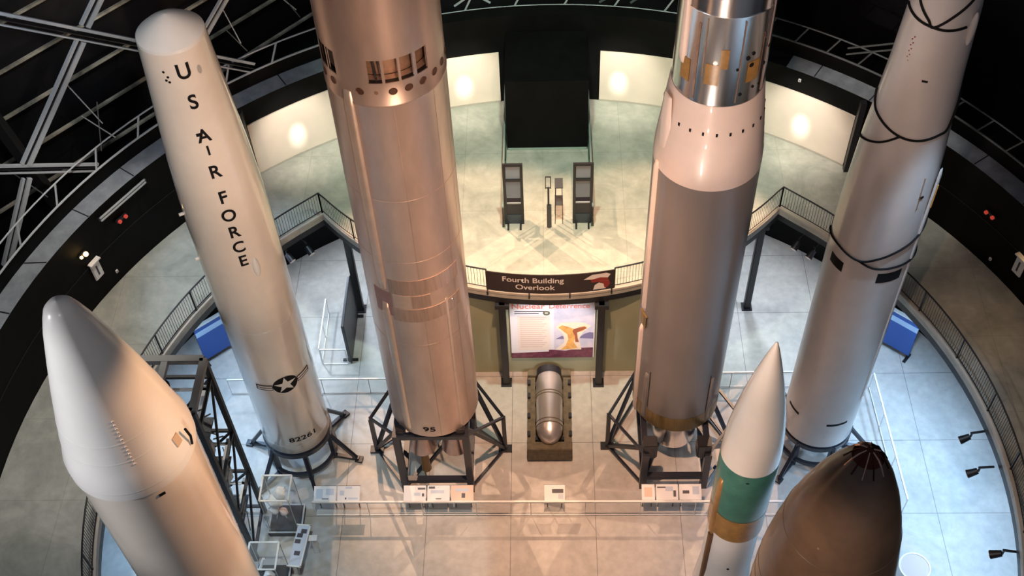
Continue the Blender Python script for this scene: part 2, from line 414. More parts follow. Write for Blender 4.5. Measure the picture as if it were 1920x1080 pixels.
flat([[(.78, 2.9), (.95, 3.0), (1.22, 3.06), (1.26, 2.95), (1.05, 2.8), (.92, 2.7), (.95, 2.35), (1.0, 2.1), (.86, 2.1), (.84, 2.5), (.75, 2.78)]], 'mushroom_cloud', mat('rust_cloud_print', (.38, .12, .06), .5), .008)
flat([circ(.13, 24, (-.22, 3.9))], 'emblem', mat('olive_print', (.12, .12, .06), .5), .004)
flat([circ(.07, 24, (-.22, 3.91))], 'emblem', mat('grey_print', (.5, .5, .45), .5), .006)
for s_, x in (('Nuclear', -.9), ('Deterrence', .62)):
    text_on(s_, .40, Matrix.Translation((x, -.006, 4.30)) @ Mx, 'heading', PINKR, t, .004, .80 if x > 0 else .95)

# ---------------------------------------------------------------- dark passage box and its guard rails
w = MB(); w.box((-.02, 35.1, 7.35), (3.14, 2.9, 3.5)); struct(w.build('wall_passage', BLACKW))
b = MB(); b.box((-.02, 33.64, 5.66), (3.1, .03, .1)); struct(b.build('trim_8', mat('green_glass_edge', (.35, .46, .40), .3)))
for sx, lb in ((-1.68, 'green glass guard rail on the left of the dark passage opening'), (1.62, 'green glass guard rail on the right of the dark passage opening')):
    t = thing('glass_guard_rail', lb, 'railing', (sx, 33, ZP))
    b = MB(); b.box((0, 0, 1.08), (.07, 6.9, .06)); b.build('handrail', mat('grey_green_rail', (.30, .38, .35), .35, metal=.4), t)
    b = MB(); b.box((0, 0, .04), (.10, 6.9, .08)); b.build('floor_channel', mat('dark_green_channel', (.05, .09, .075), .4), t)
    for k in range(5):
        b = MB(); b.box((0, -3.42+k*1.71, .55), (.05, .05, 1.1)); b.build('post', BLACKM, t)
    for k in range(4):
        b = MB(); b.box((0, -2.56+k*1.71, .55), (.012, 1.55, .92)); b.build('glass_pane', GLASSG, t)
def door_frame(x, lb):
    t = thing('entry_gate_frame', lb, 'gate', (x, 29.75, ZP)); t.scale = (1.15, 1, 1.24)
    for dx in (-.27, .27):
        b = MB(); b.box((dx, 0, 1.25), (.09, .09, 2.5)); b.build('upright', BLACKM, t)
    for z in (2.46, 1.85): b = MB(); b.box((0, 0, z), (.54, .08, .09)); b.build('crossbar', BLACKM, t)
    b = MB(); b.box((0, .02, 2.15), (.44, .03, .5)); b.build('upper_glass', mat('grey_glass', (.30, .33, .38), .15), t)
    b = MB(); b.box((0, .02, 1.45), (.44, .03, .7)); b.build('middle_glass', mat('grey_glass2', (.22, .25, .30), .15), t)
    b = MB(); b.box((0, .2, .62), (.5, .42, .5)); b.build('cabinet', mat('dark_navy_cabinet', (.012, .014, .022), .35), t)
    b = MB(); b.box((0, .12, .2), (.52, .3, .38)); b.build('cabinet_base', mat('slate_blue_panel', (.04, .06, .08), .4), t)
    b = MB(); b.box((0, -.02, .9), (.5, .03, .05)); b.build('ledge_strip', STEELG, t)
    b = MB()
    for dx in (-.2, .2): b.box((dx, -.1, .03), (.06, .5, .06))
    b.build('foot', BLACKM, t)
door_frame(-1.27, 'tall dark entry gate frame on the left in front of the passage')
door_frame(1.25, 'tall dark entry gate frame on the right in front of the passage')
t = thing('queue_sign_stand', 'slim dark stand with an open sign frame midway between the two gate frames', 'stand', (.02, 29.55, ZP))
b = MB(); b.box((0, 0, .6), (.17, .12, 1.2), bev=.02); b.build('pedestal', PLINTH, t)
b = MB(); b.box((-.02, 0, 1.65), (.07, .06, .9)); b.build('pole', BLACKM, t)
for dx in (-.1, .08): b = MB(); b.box((dx-.02, 0, 2.35), (.03, .03, .6)); b.build('frame_upright', BLACKM, t)
b = MB(); b.box((-.03, 0, 2.64), (.2, .03, .03)); b.box((-.03, 0, 2.08), (.2, .03, .03)); b.build('frame_crossbar', BLACKM, t)
t = thing('wire_display_stand', 'thin wire stand right of the slim sign stand in the passage mouth', 'stand', (.38, 29.7, ZP))
for dx, dy in ((-.14, 0), (.14, 0), (-.14, .5), (.14, .5)): b = MB(); b.bar((dx, dy, 0), (dx*.8, dy, 1.9), .025); b.build('leg', BLACKM, t)
b = MB(); b.box((0, .25, 1.9), (.3, .5, .03)); b.build('top_plate', PLINTH, t)
b = MB(); b.box((0, .25, 1.0), (.3, .5, .02)); b.build('shelf', PLINTH, t)

# ---------------------------------------------------------------- things on the dark round wall
def azof(x, y): return math.degrees(math.atan2(x-CX, -(y-CY)))
def wall_thing(name, lb, cat, x, y, z, group=None):
    a = azof(x, y); p = pol(a, 17.7, z, (CX, CY)); return thing(name, lb, cat, p, R(a), group)      # local +Y points to the room centre
for lb, x, y, z in (('white sign board on the dark wall below the amber lamp at left', -15.92, 26.56, 7.0), ('white sign board on the dark wall at the right edge', 16.11, 26.33, 6.9)):
    t = wall_thing('wall_sign', lb, 'sign', x, y, z)
    b = MB(); b.box((0, .04, 0), (.42, .08, .85), bev=.03); b.build('sign_board', SIGNW, t)
    b = MB(); b.box((0, .085, -.02), (.07, .01, .45)); b.build('sign_print', SIGND, t.children[0] if t.children else t)
    b = MB(); b.box((0, .09, .44), (.5, .18, .05)); b.build('sign_hood', SIGNW, t)
for lb, x, y, z in (('small amber lamp glowing on the dark left wall above the white sign', -16.04, 26.32, 8.1), ('small amber lamp glowing on the dark right wall', 16.25, 26.0, 7.75)):
    t = wall_thing('wall_lamp', lb, 'lamp', x, y, z)
    b = MB(); b.box((0, .05, .0), (.36, .1, .1), bev=.02); b.build('lamp_bracket', BLACKM, t)
    b = MB(); bmesh.ops.create_uvsphere(b.b, u_segments=16, v_segments=10, radius=.085, matrix=Matrix.Translation((-.06, .16, 0))); b.build('bulb', LAMPON, t, smooth=True)
    b = MB(); bmesh.ops.create_uvsphere(b.b, u_segments=16, v_segments=10, radius=.055, matrix=Matrix.Translation((.14, .14, .02))); b.build('bulb', LAMPON, t, smooth=True)
for lb, x, y, z in (('dim red twin emergency light on the dark left wall', -15.1, 28.07, 8.0), ('dim red twin emergency light on the dark right wall', 15.28, 27.91, 7.82)):
    t = wall_thing('emergency_light', lb, 'lamp', x, y, z)
    b = MB(); b.box((0, .05, 0), (.5, .1, .14), bev=.02); b.build('housing', BLACKM, t)
    for dx in (-.15, .14):
        b = MB(); b.rod((dx, .1, 0), (dx, .17, 0), .07, n=16); b.build('lens', REDL, t)
t = wall_thing('fluorescent_fixture', 'pale unlit tube fixture high on the dark left wall under the grey ledge', 'lamp', -14.75, 28.2, 8.72)
b = MB(); b.box((0, .10, 0), (2.3, .08, .1)); b.build('housing', BLACKM, t)
for dz, dy in ((.05, .14), (-.06, .16)): b = MB(); b.box((0, dy, dz), (2.2, .07, .08), bev=.02); b.build('tube_cover', mat('pale_grey_diffuser', (.42, .45, .46), .5), t)
for lb, x, y, z in (('small white wall socket low on the dark left wall', -15.6, 27.21, 6.12), ('small white wall socket low on the dark right wall', 15.6, 27.35, 6.07), ('small white box on the dark wall above the right cream panel', 9.41, 33.92, 8.73)):
    t = wall_thing('wall_socket', lb, 'socket', x, y, z)
    b = MB(); b.box((0, .03, 0), (.1, .06, .13), bev=.01); b.build('cover', SIGNW, t)
    b = MB(); b.box((0, .062, 0), (.04, .01, .05)); b.build('slot', SIGND, t)

# ================================================================== MISSILES
def interp(tab):
    def g(z):
        for (r0, z0), (r1, z1) in zip(tab, tab[1:]):
            if z0 <= z <= z1: return r0+(r1-r0)*(z-z0)/max(1e-6, z1-z0)
        return tab[0][0] if z < tab[0][1] else tab[-1][0]
    return g
def panel(a0, a1, z0, z1, rad, th=.012, n=240):   # thin raised patch on a cylinder
    b = MB(); r0 = rad(z0) if callable(rad) else rad; r1 = rad(z1) if callable(rad) else rad
    b.lathe([(r0, z0), (r0+th, z0), (r1+th, z1), (r1, z1)], n=n, a0=a0, a1=a1)
    return b
def disc_on(az, z, rad, r, depth=.015, n=20):
    b = MB(); b.rod(pol(az, rad-.02, z), pol(az, rad+depth, z), r, n=n); return b

# ---- white missile, far left, "U S AIR FORCE"
TB = 1.75
t = thing('ballistic_missile', 'tall cream white missile lettered U S AIR FORCE with shallow cone top, standing far left', 'missile', (-9.32, 23.32, 0))
prof = [(1.16, TB), (1.22, TB+.12), (1.225, 12.0), (1.22, 13.2), (1.19, 14.5), (1.12, 15.9), (1.03, 17.3), (.90, 19.2), (.865, 19.85)]
rf = interp(prof)
b = MB(); b.lathe(prof, capb=True); b.build('body', CREAMP, t, smooth=True)
b = MB(); b.lathe([(.865, 19.85), (.85, 19.93), (.6, 20.14), (.3, 20.34), (.1, 20.43), (.001, 20.45)]); b.build('nose_cone', WHITEP, t, smooth=True)
for ch, a, z, s in (('U', 22.6, 19.3, .62), ('S', 22.4, 18.35, .60), ('A', 22.0, 17.25, .58), ('I', 22, 16.75, .42), ('R', 21.6, 16.0, .60), ('F', 21.4, 15.05, .60), ('O', 21.4, 14.35, .60), ('R', 21.4, 13.68, .60), ('C', 21.4, 13.05, .60), ('E', 21.4, 12.45, .60)):
    bm = text_bm(ch, s*1.02, .014, sx=.84); wrap(bm, a, z, rf); put(bm, 'lettering', BLACKP, t)
b = panel(12, 19, 17.28, 17.38, rf, .01); b.build('access_marking', BLACKP, t)
for a, z in ((-9, 19.35), (-8, 19.1), (-4, 19.2), (-3.4, 19.05)): disc_on(a, z, rf(z), .035, .008).build('rivet_mark', BLACKP, t)
bm = shape_bm([circ(.06, 24, sy=2.2)]); wrap(bm, 48, 19.2, rf); put(bm, 'hatch', mat('grey_hatch', (.42, .40, .38), .4), t)
# bulge fairing on right side (long smooth blister)
b = MB(); bmesh.ops.create_uvsphere(b.b, u_segments=20, v_segments=14, radius=1, matrix=Matrix.Translation(pol(36, 1.2, 12.0)) @ Matrix.Diagonal((.12, .12, .42, 1))); b.build('blister', WHITEP, t, smooth=True)
for a, z in ((-62, 13.9), (-60, 12.0)): b = MB(); b.rod(pol(a, 1.1, z), pol(a, 1.33, z), .05); b.build('lug', WHITEP, t)
b = panel(-52, -8, 5.95, 6.02, rf, .01); 
# roundel with star and bars
zr, ar = 6.08, 25.5
bm = shape_bm([circ(.43, 48)]); wrap(bm, ar, zr, rf); rd = put(bm, 'roundel_disc', BLACKP, t)
star = [((.40 if k % 2 == 0 else .155)*math.sin(math.pi*k/5), (.40 if k % 2 == 0 else .155)*math.cos(math.pi*k/5)) for k in range(10)]
bm = shape_bm([star]); wrap(bm, ar, zr, lambda z: rf(z)+.006); put(bm, 'star', WHITEP, rd)
for sx in (-1, 1):
    bm = shape_bm([rect(sx*.43, -.16, sx*1.0, .12) if sx > 0 else rect(-1.0, -.16, -.43, .12)]); wrap(bm, ar, zr, rf); rbar = put(bm, 'roundel_bar', BLACKP, t)
    bm = shape_bm([rect(min(sx*.45, sx*.96), -.12, max(sx*.45, sx*.96), -.04), rect(min(sx*.45, sx*.96), .0, max(sx*.45, sx*.96), .08)]); wrap(bm, ar, zr, lambda z: rf(z)+.005); put(bm, 'bar_stripe', WHITEP, rbar)
bm = text_bm('82261', .36, .006, sx=1.2); wrap(bm, 28, 2.75, rf); put(bm, 'serial_number', BLACKP, t)
for z in (9.0, TB+.6): b = MB(); b.lathe([(1.224, z-.012), (1.229, z), (1.224, z+.012)]); b.build('seam_ring', WHITEP, t, smooth=True)

# ---- bare metal missile (centre left)
t = thing('ballistic_missile', 'huge bare metal missile with row of square openings, standing left of centre', 'missile', (-4.05, 22.99, 0))
rT = 1.525
b = MB(); b.lathe([(1.42, 3.95), (rT, 3.97), (rT, 18.92), (rT+.018, 18.95), (rT+.018, 19.02), (rT, 19.05), (rT, 19.7), (1.2, 19.7)], capb=True); b.build('lower_stage', TITAN, t, smooth=True)
b = MB(); b.lathe([(1.2, 20.4), (rT, 20.4), (rT, 25.6), (1.05, 27.8), (.7, 29.2), (.25, 30.4), (.001, 30.6)]); b.build('upper_stage', TITAN, t, smooth=True)
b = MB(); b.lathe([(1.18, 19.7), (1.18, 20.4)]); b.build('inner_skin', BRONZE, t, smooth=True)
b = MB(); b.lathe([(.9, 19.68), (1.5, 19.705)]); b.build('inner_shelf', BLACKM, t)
# interstage band with the openings left out
wins = [(-65, -53.5), (-51.5, -41), (-7.3, 5.2), (7.8, 20.4), (22.7, 35.1), (38.6, 50.8), (95, 107), (110, 122), (125, 137), (140, 152), (200, 212), (215, 227), (230, 242), (245, 257)]
cur = -65
for i, (a0, a1) in enumerate(wins):
    nx = wins[i+1][0] if i+1 < len(wins) else 295
    b = MB(); b.lathe([(rT-.05, 19.7), (rT, 19.7), (rT, 20.4), (rT-.05, 20.4), (rT-.05, 19.7)], n=240, a0=a1, a1=nx); b.build('interstage_post', TITAN, t, smooth=True)
b = MB(); b.bar(pol(-1, 1.35, 19.7), pol(-3, 1.3, 20.35), .05); b.bar(pol(3, 1.3, 19.75), pol(2, 1.3, 20.3), .03); b.build('inner_pipe', SILVER, t)
for a in (-63.5, -47.7, -17, 13.6, 28.6, 43.7, 59.4, 74.5, 90, 105, 120):
    b = MB(); b.lathe([(.001, .0), (.085, .0), (.10, .012), (.11, .0)], n=24)
    bmesh.ops.transform(b.b, matrix=Matrix.Translation(pol(a, rT+.003, 19.43)) @ Matrix.Rotation(R(a), 4, 'Z') @ Matrix.Rotation(R(90), 4, 'X'), verts=b.b.verts)
    b.build('port_hole', mat('dark_bronze_port', (.12, .06, .04), .5, metal=.5), t, smooth=True)
disc_on(-1.6, 19.43, rT, .05).build('port_hole', BRONZE, t)
def conduit(a0, a1, z0, z1, rad, m, name='cable_conduit', h=.07, cap=.25):
    b = MB(); am = (a0+a1)/2; w = R((a1-a0)/2)*rad; segs = 8; rings = []
    zs = [z0, z0+.02, z0+cap, z1-cap, z1-.02, z1]; sc = [.05, .5, 1, 1, .5, .05]
    for z, s in zip(zs, sc):
        ring = []
        for k in range(segs+1):
            u = -1+2*k/segs; hh = h*s*math.sqrt(max(0, 1-u**4)); aa = am+math.degrees(u*w*(.6+.4*s)/rad)
            ring.append(b.b.verts.new(pol(aa, rad-.01+hh, z)))
        rings.append(ring)
    for A, B in zip(rings, rings[1:]):
        for k in range(segs): b.b.faces.new((A[k], A[k+1], B[k+1], B[k]))
    return b.build(name, m, t, smooth=True, ang=60)
conduit(-37, -25.5, 11.75, 19.35, rT, TITANL, h=.09, cap=.5)
conduit(-37.5, -27, 3.98, 11.1, rT, TITANL, h=.085, cap=.4)
conduit(38.5, 42.5, 3.98, 11.1, rT, TITANL, h=.04)
b = panel(-46, -22, 10.55, 11.65, rT, .006); b.build('reddish_patch', mat('reddish_metal_patch', (.40, .24, .22), .4, metal=.5, vary=.1), t)
panel(-20, 0, 11.02, 11.62, rT, .008).build('smooth_patch', TITANL, t)
panel(-24, 62, 10.38, 10.98, rT, .006).build('metal_band', TITAND, t)
panel(-24, 62, 11.66, 12.3, rT, .006).build('metal_band', TITAND, t)
panel(1, 22, 11.05, 11.6, rT, .006).build('metal_band', TITAND, t)
for a, z in ((48.7, 10.85), (-33, 6.6)):
    b = MB(); bmesh.ops.create_uvsphere(b.b, u_segments=14, v_segments=8, radius=.055, matrix=Matrix.Translation(pol(a, rT, z))); b.build('bright_fitting', SILVER, t, smooth=True)
for z in (15.6, 13.1, 9.2, 22.5):
    b = MB(); b.lathe([(rT-.002, z-.012), (rT+.006, z), (rT-.002, z+.012)]); b.build('weld_ring', TITAND, t, smooth=True)
for a in (-75, 12, 55, 75): panel(a, a+.7, 4.0, 19.0, rT, .005).build('skin_seam', TITAND, t)
bm = text_bm('95', .36, .007, sx=1.25); wrap(bm, -2, 4.42, rT); put(bm, 'number_marking', BLACKP, t)
for dx in (-.55, .62):
    b = MB(); b.lathe([(.30, 3.5), (.22, 3.2), (.30, 2.75), (.42, 2.25), (.50, 1.9)], n=40, c=(dx, -.55)); b.build('engine_nozzle', mat('pink_metal_nozzle', (.55, .42, .38), .3, metal=.8, vary=.1), t, smooth=True)
    b = MB(); b.rod((dx, -.55, 3.4), (dx, -.55, 3.98), .34, n=24); b.build('engine_block', BLACKM, t)
b = MB(); b.rod((-.5, -.85, .75), (-.5, -.85, 1.9), .18, .12, n=20); b.build('exhaust_pipe', mat('orange_brown_pipe', (.32, .15, .05), .4), t)

# ---- two-stage missile (centre right)
t = thing('ballistic_missile', 'tall missile with mirror polished top stage and grey lower stage, right of centre', 'missile', (4.5, 24.11, 0))
b = MB(); b.lathe([(rT, 3.2), (rT, 14.68)], capb=True); b.build('grey_stage', TAUPE, t, smooth=True)
b = MB(); b.lathe([(1.40, 2.38), (rT-.005, 2.4), (rT+.006, 2.45), (rT+.006, 3.2)]); b.build('gold_band', GOLD, t, smooth=True)
pr = [(rT+.004, 14.68), (rT+.008, 14.75), (1.515, 15.2), (1.255, 17.46), (1.22, 17.5)]
b = MB(); b.lathe(pr); b.build('white_taper', PINKW, t, smooth=True)
rp = interp(pr)
b = MB(); b.lathe([(1.2, 17.4), (1.215, 17.42), (1.215, 20.3), (1.228, 20.33), (1.215, 20.36), (1.215, 27), (.8, 28.6), (.3, 30), (.001, 30.2)]); b.build('polished_stage', CHROME, t, smooth=True)
for k in range(24):
    a = -79.2+15.3*k if k < 10 else -79.2+15.3*k
    b = MB(); b.box((0, 0, 0), (.055, .03, .10)); bmesh.ops.transform(b.b, matrix=Matrix.Translation(pol(a, rp(16.62)+.002, 16.62)) @ Matrix.Rotation(R(a), 4, 'Z'), verts=b.b.verts); b.build('vent_hole', BLACKP, t)
conduit(-75, -67.5, 8.1, 14.9, rT, PINKW, h=.10)
conduit(-76, -69, 2.3, 7.3, rT, PINKW, h=.10)
b = panel(-78, -62, 7.45, 8.0, rT, .05); b.build('gold_patch', GOLD, t)
conduit(-82, -60, 14.72, 17.3, 1.40, PINKW, h=.10, name='taper_fairing', cap=.8)
conduit(-66, -56, 18.5, 27, 1.215, PINKW, h=.09)
AMB = mat('amber_window', (.30, .16, .045), .3, vary=.2, scale=5)
for a0, a1, z0, z1 in ((-62, -47, 18.05, 18.75), (-26, -9, 18.2, 18.85), (-10, 0, 18.75, 19.35), (25, 43, 18.2, 18.85)): panel(a0, a1, z0, z1, 1.215, .01).build('amber_panel', AMB, t)
for a, z, r in ((24, 19.0, .06), (30, 18.75, .07), (31, 19.1, .05), (-15, 18.92, .06), (55, 18.5, .05), (60, 19.0, .05), (38, 17.95, .04), (12, 18.7, .035), (20, 17.85, .05), (50, 17.9, .04)):
    disc_on(a, z, 1.215, r).build('stud', BLACKP if a != -15 else WHITEP, t)
for a0, a1, z0, z1 in ((44, 46, 18.3, 19.6), (-30, -28.6, 18.4, 20.2), (-40, -37, 17.6, 20.0), (14, 15.5, 17.6, 20.2), (48, 49, 19.4, 21.5), (56, 62, 17.6, 27)): panel(a0, a1, z0, z1, 1.215, .012).build('panel_strip', PINKW if a1-a0 > 4 else BRONZE, t)
conduit(-56, -48, 2.5, 5.2, rT, TAUPE, h=.07); conduit(38, 44, 2.5, 5.2, rT, TAUPE, h=.07)
panel(-47, -46, 3.3, 5.4, rT, .01).build('dark_streak', BLACKP, t); panel(36, 37, 3.3, 5.4, rT, .01).build('dark_streak', BLACKP, t)
b = MB(); b.lathe([(.80, 2.6), (.80, 1.0), (.78, .9), (.72, 1.0), (.5, 1.7), (.001, 1.8)], n=64, c=(.0, -.5)); b.build('exhaust_skirt', SILVER, t, smooth=True)

# ---- white missile, far right
t = thing('ballistic_missile', 'white missile with black cable loops and black squares, standing far right', 'missile', (9.7, 23.63, 0))
pj = [(1.16, 1.5), (1.248, 1.6), (1.25, 12.0), (1.235, 13.0), (1.12, 15.6), (.93, 18.4), (.845, 20.2), (.6, 22.4), (.2, 24.0), (.001, 24.1)]
b = MB(); b.lathe(pj, capb=True); b.build('body', GREYW, t, smooth=True); rj = interp(pj)
def cable(pts, name='cable'):
    P = []
    for i in range(len(pts)-1):
        p0 = pts[max(0, i-1)]; p1 = pts[i]; p2 = pts[i+1]; p3 = pts[min(len(pts)-1, i+2)]
        for k in range(8):
            u = k/8; q = []
            for j in (0, 1): q.append(.5*((2*p1[j])+(-p0[j]+p2[j])*u+(2*p0[j]-5*p1[j]+4*p2[j]-p3[j])*u*u+(-p0[j]+3*p1[j]-3*p2[j]+p3[j])*u**3))
            P.append(q)
    P.append(list(pts[-1]))
    b = MB(); b.tube([pol(a, rj(z)+.03, z) for a, z in P], .032, 8); b.build(name, BLACKP, t, smooth=True)
cable([(-95, 20.1), (-87, 20.08), (-55, 20.0), (-29, 19.97), (-7, 19.95), (23, 20.0)])
cable([(-75, 20.8), (-66, 20.48), (-40, 20.13), (-29, 19.97), (-3, 20.35), (26, 20.78), (40, 21.1)])
cable([(-105, 17.2), (-86, 16.89), (-63, 16.75), (-28, 16.56), (-2, 16.52), (26, 16.6), (43, 16.65), (60, 17.2), (85, 17.5)])
cable([(-110, 15.4), (-90, 15.65), (-53, 16.1), (-28, 16.56)])
cable([(-109, 11.59), (-90, 11.7), (-67, 11.8), (-31, 11.72), (-8, 11.98), (21, 12.35), (63, 12.72), (80, 12.8)])
cable([(-31, 11.72), (-9, 11.55), (21, 11.55), (65, 11.44), (85, 11.4)])
for a0, a1, z0, z1 in ((-76, -50, 10.88, 11.28), (-2, 34, 10.88, 11.3)): panel(a0, a1, z0, z1, rj, .008).build('black_square', BLACKP, t)
for a0, a1, z0, z1 in ((-80, -53, 2.98, 3.1), (-5, 30, 2.98, 3.1)): panel(a0, a1, z0, z1, rj, .008).build('black_dash', BLACKP, t)
conduit(46, 54, 4.0, 15.2, 1.24, GREYW, h=.06)
panel(-22, -13, 18.35, 18.41, rj, .008).build('black_dash', BLACKP, t)
for k in range(10): disc_on(-56+(k % 2)*3.2, 18.7+k*.09, rj(18.9), .016, .006).build('rivet_mark', RED, t)
b = MB(); bmesh.ops.create_uvsphere(b.b, u_segments=16, v_segments=12, radius=1, matrix=Matrix.Translation(pol(34, .92, 19.9)) @ Matrix.Diagonal((.09, .09, .5, 1))); b.build('blister', GREYW, t, smooth=True)
panel(24, 31, 14.3, 14.36, rj, .03).build('hatch_bracket', BLACKP, t); panel(24, 25, 13.9, 15.1, rj, .03).build('hatch_bracket', RACE, t)
b = MB(); b.bar(pol(50, 1.27, 14.6), pol(50, 1.27, 13.7), .07); b.build('amber_fitting', mat('orange_fitting', (.55, .28, .06), .3), t)

# ---- slender missile with a green stage, front right
t = thing('ballistic_missile', 'slender missile with pale pointed nose, green stage and bronze strip, front right', 'missile', (4.81, 14.99, 0))
pn = [(.72, 13.55), (.715, 13.9), (.68, 14.5), (.60, 15.2), (.49, 15.9), (.36, 16.6), (.22, 17.25), (.10, 17.75), (.035, 17.98), (.001, 18.02)]
b = MB(); b.lathe(pn, n=72); b.build('nose_shroud', CREAMP, t, smooth=True)
b = MB(); b.lathe([(.722, 11.3), (.728, 11.35), (.728, 13.52), (.71, 13.56)], n=72); b.build('green_stage', GREENP, t, smooth=True)
b = MB(); b.lathe([(.66, 10.2), (.725, 10.25), (.728, 11.3)], n=72); b.build('amber_band', AMBER, t, smooth=True)
b = MB(); b.lathe([(.80, 1.2), (.80, 6.5), (.69, 8.0), (.68, 10.22)], n=72, capb=True); b.build('white_stage', WHITEP, t, smooth=True)
conduit(-72, -57, 10.05, 12.85, .725, RACE, 'raceway', h=.07, cap=.2)
conduit(-70, -57, 1.3, 10.05, .70, mat('dark_bronze_raceway', (.15, .075, .03), .35), 'raceway', h=.09, cap=.02)
bm = shape_bm([circ(.045, 16, sy=.6)]); wrap(bm, -10, 13.3, .73); put(bm, 'dark_slot', BLACKP, t)
disc_on(-7, 8.65, .69, .035).build('plug', BLACKP, t)
b = MB(); b.lathe([(.9, 0), (.85, .3), (.7, 1.2)], n=40); b.build('stand_ring', NAVYM, t)
# ---- dark brown missile, bottom right
t = thing('ballistic_missile', 'dark brown missile with blunt ogive nose and copper ribbed tip, bottom right', 'missile', (4.68, 9.16, 0))
pb = [(1.17, 1.2), (1.17, 18.2), (1.155, 19.0), (1.12, 19.7), (1.05, 20.3), (.95, 20.95), (.83, 21.5), (.68, 22.05), (.50, 22.55), (.36, 22.85), (.24, 23.08)]
b = MB(); b.lathe(pb, capb=True); b.build('body', BROWN, t, smooth=True)
b = MB(); b.lathe([(.24, 23.08), (.17, 23.17), (.08, 23.23), (.001, 23.25)]); b.build('nose_tip', COPPER, t, smooth=True)
rb = interp(pb)
for k in range(12):
    a = k*30+10
    b = MB(); b.tube([pol(a, .05, 23.24), pol(a, .17, 23.172), pol(a, .24, 23.082), pol(a, .33, 22.91)], .014, 6); b.build('tip_rib', COPPERR if k % 2 else COPPER, t)
for z in (18.6, 19.1, 19.45, 21.0, 18.0):
    b = MB(); b.lathe([(rb(z-.015)-.001, z-.015), (rb(z)+.007, z), (rb(z+.015)-.001, z+.015)]); b.build('seam_ring', mat('seam_brown', (.11, .075, .05), .35), t, smooth=True)
for a, z in ((-40, 21.4), (-25, 19.8), (-60, 19.2), (20, 19.3)): disc_on(a, z, rb(z), .02, .006).build('plug', mat('tan_plug', (.35, .25, .17), .4), t)
b = MB(); b.lathe([(1.5, 0), (1.4, .3), (1.15, 1.2)], n=40); b.build('stand_ring', NAVYM, t)
# ---- white missile with a fairing, bottom left
t = thing('ballistic_missile', 'thick white missile with long conical fairing and round tip, bottom left corner', 'missile', (-7.9, 11.7, 0))
pf = [(1.16, 19.36), (1.20, 19.4), (1.195, 19.75), (1.12, 20.05), (.985, 20.75), (.80, 21.6), (.62, 22.35), (.43, 23.1), (.33, 23.42), (.26, 23.6), (.16, 23.72), (.001, 23.77)]
b = MB(); b.lathe(pf); b.build('nose_fairing', WHITEP, t, smooth=True)
b = MB(); b.lathe([(1.155, 1.2), (1.155, 19.4)], capb=True); b.build('body', CREAMP, t, smooth=True)
rg = interp(pf)
for z in (19.62, 20.85, 20.4): b = MB(); b.lathe([(rg(z-.02), z-.02), (rg(z)+.005, z), (rg(z+.02), z+.02)]); b.build('fairing_ring', WHITEP, t, smooth=True)
for k in range(5): b = MB(); b.lathe([(1.154, 18.9-k*.9), (1.157, 18.92-k*.9), (1.154, 18.94-k*.9)]); b.build('body_ring', CREAMP, t, smooth=True)
b = panel(34, 40, 19.15, 19.22, 1.157, .015); b.build('dark_slot', BLACKP, t)
for k in range(13): disc_on(28-k*.1, 20.3+k*.09, rg(20.3+k*.09), .022, .012).build('rivet', mat('cream_rivet', (.75, .68, .6), .4), t)
b = MB(); b.tube([pol(84, 1.22, 20.15), pol(84.5, 1.26, 19.9), pol(84, 1.23, 19.65)], .025); b.build('antenna_hook', BLACKP, t)
panel(70, 78, 19.95, 20.2, rg, .02).build('hatch_cover', mat('tan_hatch', (.55, .40, .28), .4), t)
b = MB(); b.lathe([(1.5, 0), (1.4, .3), (1.15, 1.2)], n=40); b.build('stand_ring', NAVYM, t)

# ================================================================== STANDS
def square_stand(lb, x, y, hw, yf, yb, zt):
    t = thing('missile_stand', lb, 'stand', (x, y, 0))
    cs = [(-hw, yf), (hw, yf), (hw, yb), (-hw, yb)]
    for cx, cy in cs:
        b = MB(); b.box((cx, cy, zt/2), (.24, .24, zt)); b.build('leg', NAVYM, t)
    for z in (zt-.12, .75):
        for k in range(4):
            if k == 0 and z > 1 and zt < 3: continue
            b = MB(); b.bar((*cs[k], z), (*cs[(k+1) % 4], z), .2, .2); b.build('cross_beam', NAVYM, t)
    for (cx, cy) in cs:
        sz = .32 if zt > 3 else .5; b = MB(); b.box((cx*.86, cy*.9, zt+.05), (sz, sz, sz*(1 if zt > 3 else 1.5)), bev=.04); b.build('mounting_bracket', BLACKM, t)
    for s in (-1, 1):
        ox = s*(hw+1.22); oy = yf+1.7
        b = MB(); b.bar((ox, oy, 0), (ox, oy, 2.2), .15); b.build('outrigger_post', NAVYM, t)
        b = MB(); b.box((ox, oy, .05), (.5, .3, .1)); b.build('foot_plate', BLACKM, t)
        for p_, q_, w_, nm in (((ox, oy, 2.2), (s*hw, yf, zt-.1), .09, 'strut'), ((ox, oy, 2.2), (s*hw, yb, zt-.1), .09, 'strut'), ((ox, oy, .1), (s*hw, yf, .15), .09, 'strut'), ((ox, oy, .1), (s*hw, yb, .15), .09, 'strut'),
                               ((ox, oy, .1), (s*hw, yf+.4, zt-.3), .13, 'diagonal_brace'), ((ox, oy, .1), (s*hw, yb, zt-.3), .13, 'diagonal_brace')):
            b = MB(); b.bar(p_, q_, w_); b.build(nm, NAVYM, t)
    b = MB(); b.bar((-hw, yf+.1, .1), (hw*.4, yb, .1), .12); b.build('floor_brace', NAVYM, t)
    if zt > 3:
        for k in range(10): MB().bar((-hw+.2+k*.22, yf-.02, zt-.05), (-hw+.3+k*.22, yf+.1, zt+.12), .03).build('bolt', BLACKM, t)
    return t
square_stand('navy steel trestle stand carrying the bare metal missile', -4.14, 22.99, 1.2, -1.32, 1.32, 3.8)
square_stand('navy steel trestle stand carrying the grey and mirror polished missile', 4.42, 24.11, 1.1, -2.35, 1.5, 2.3)
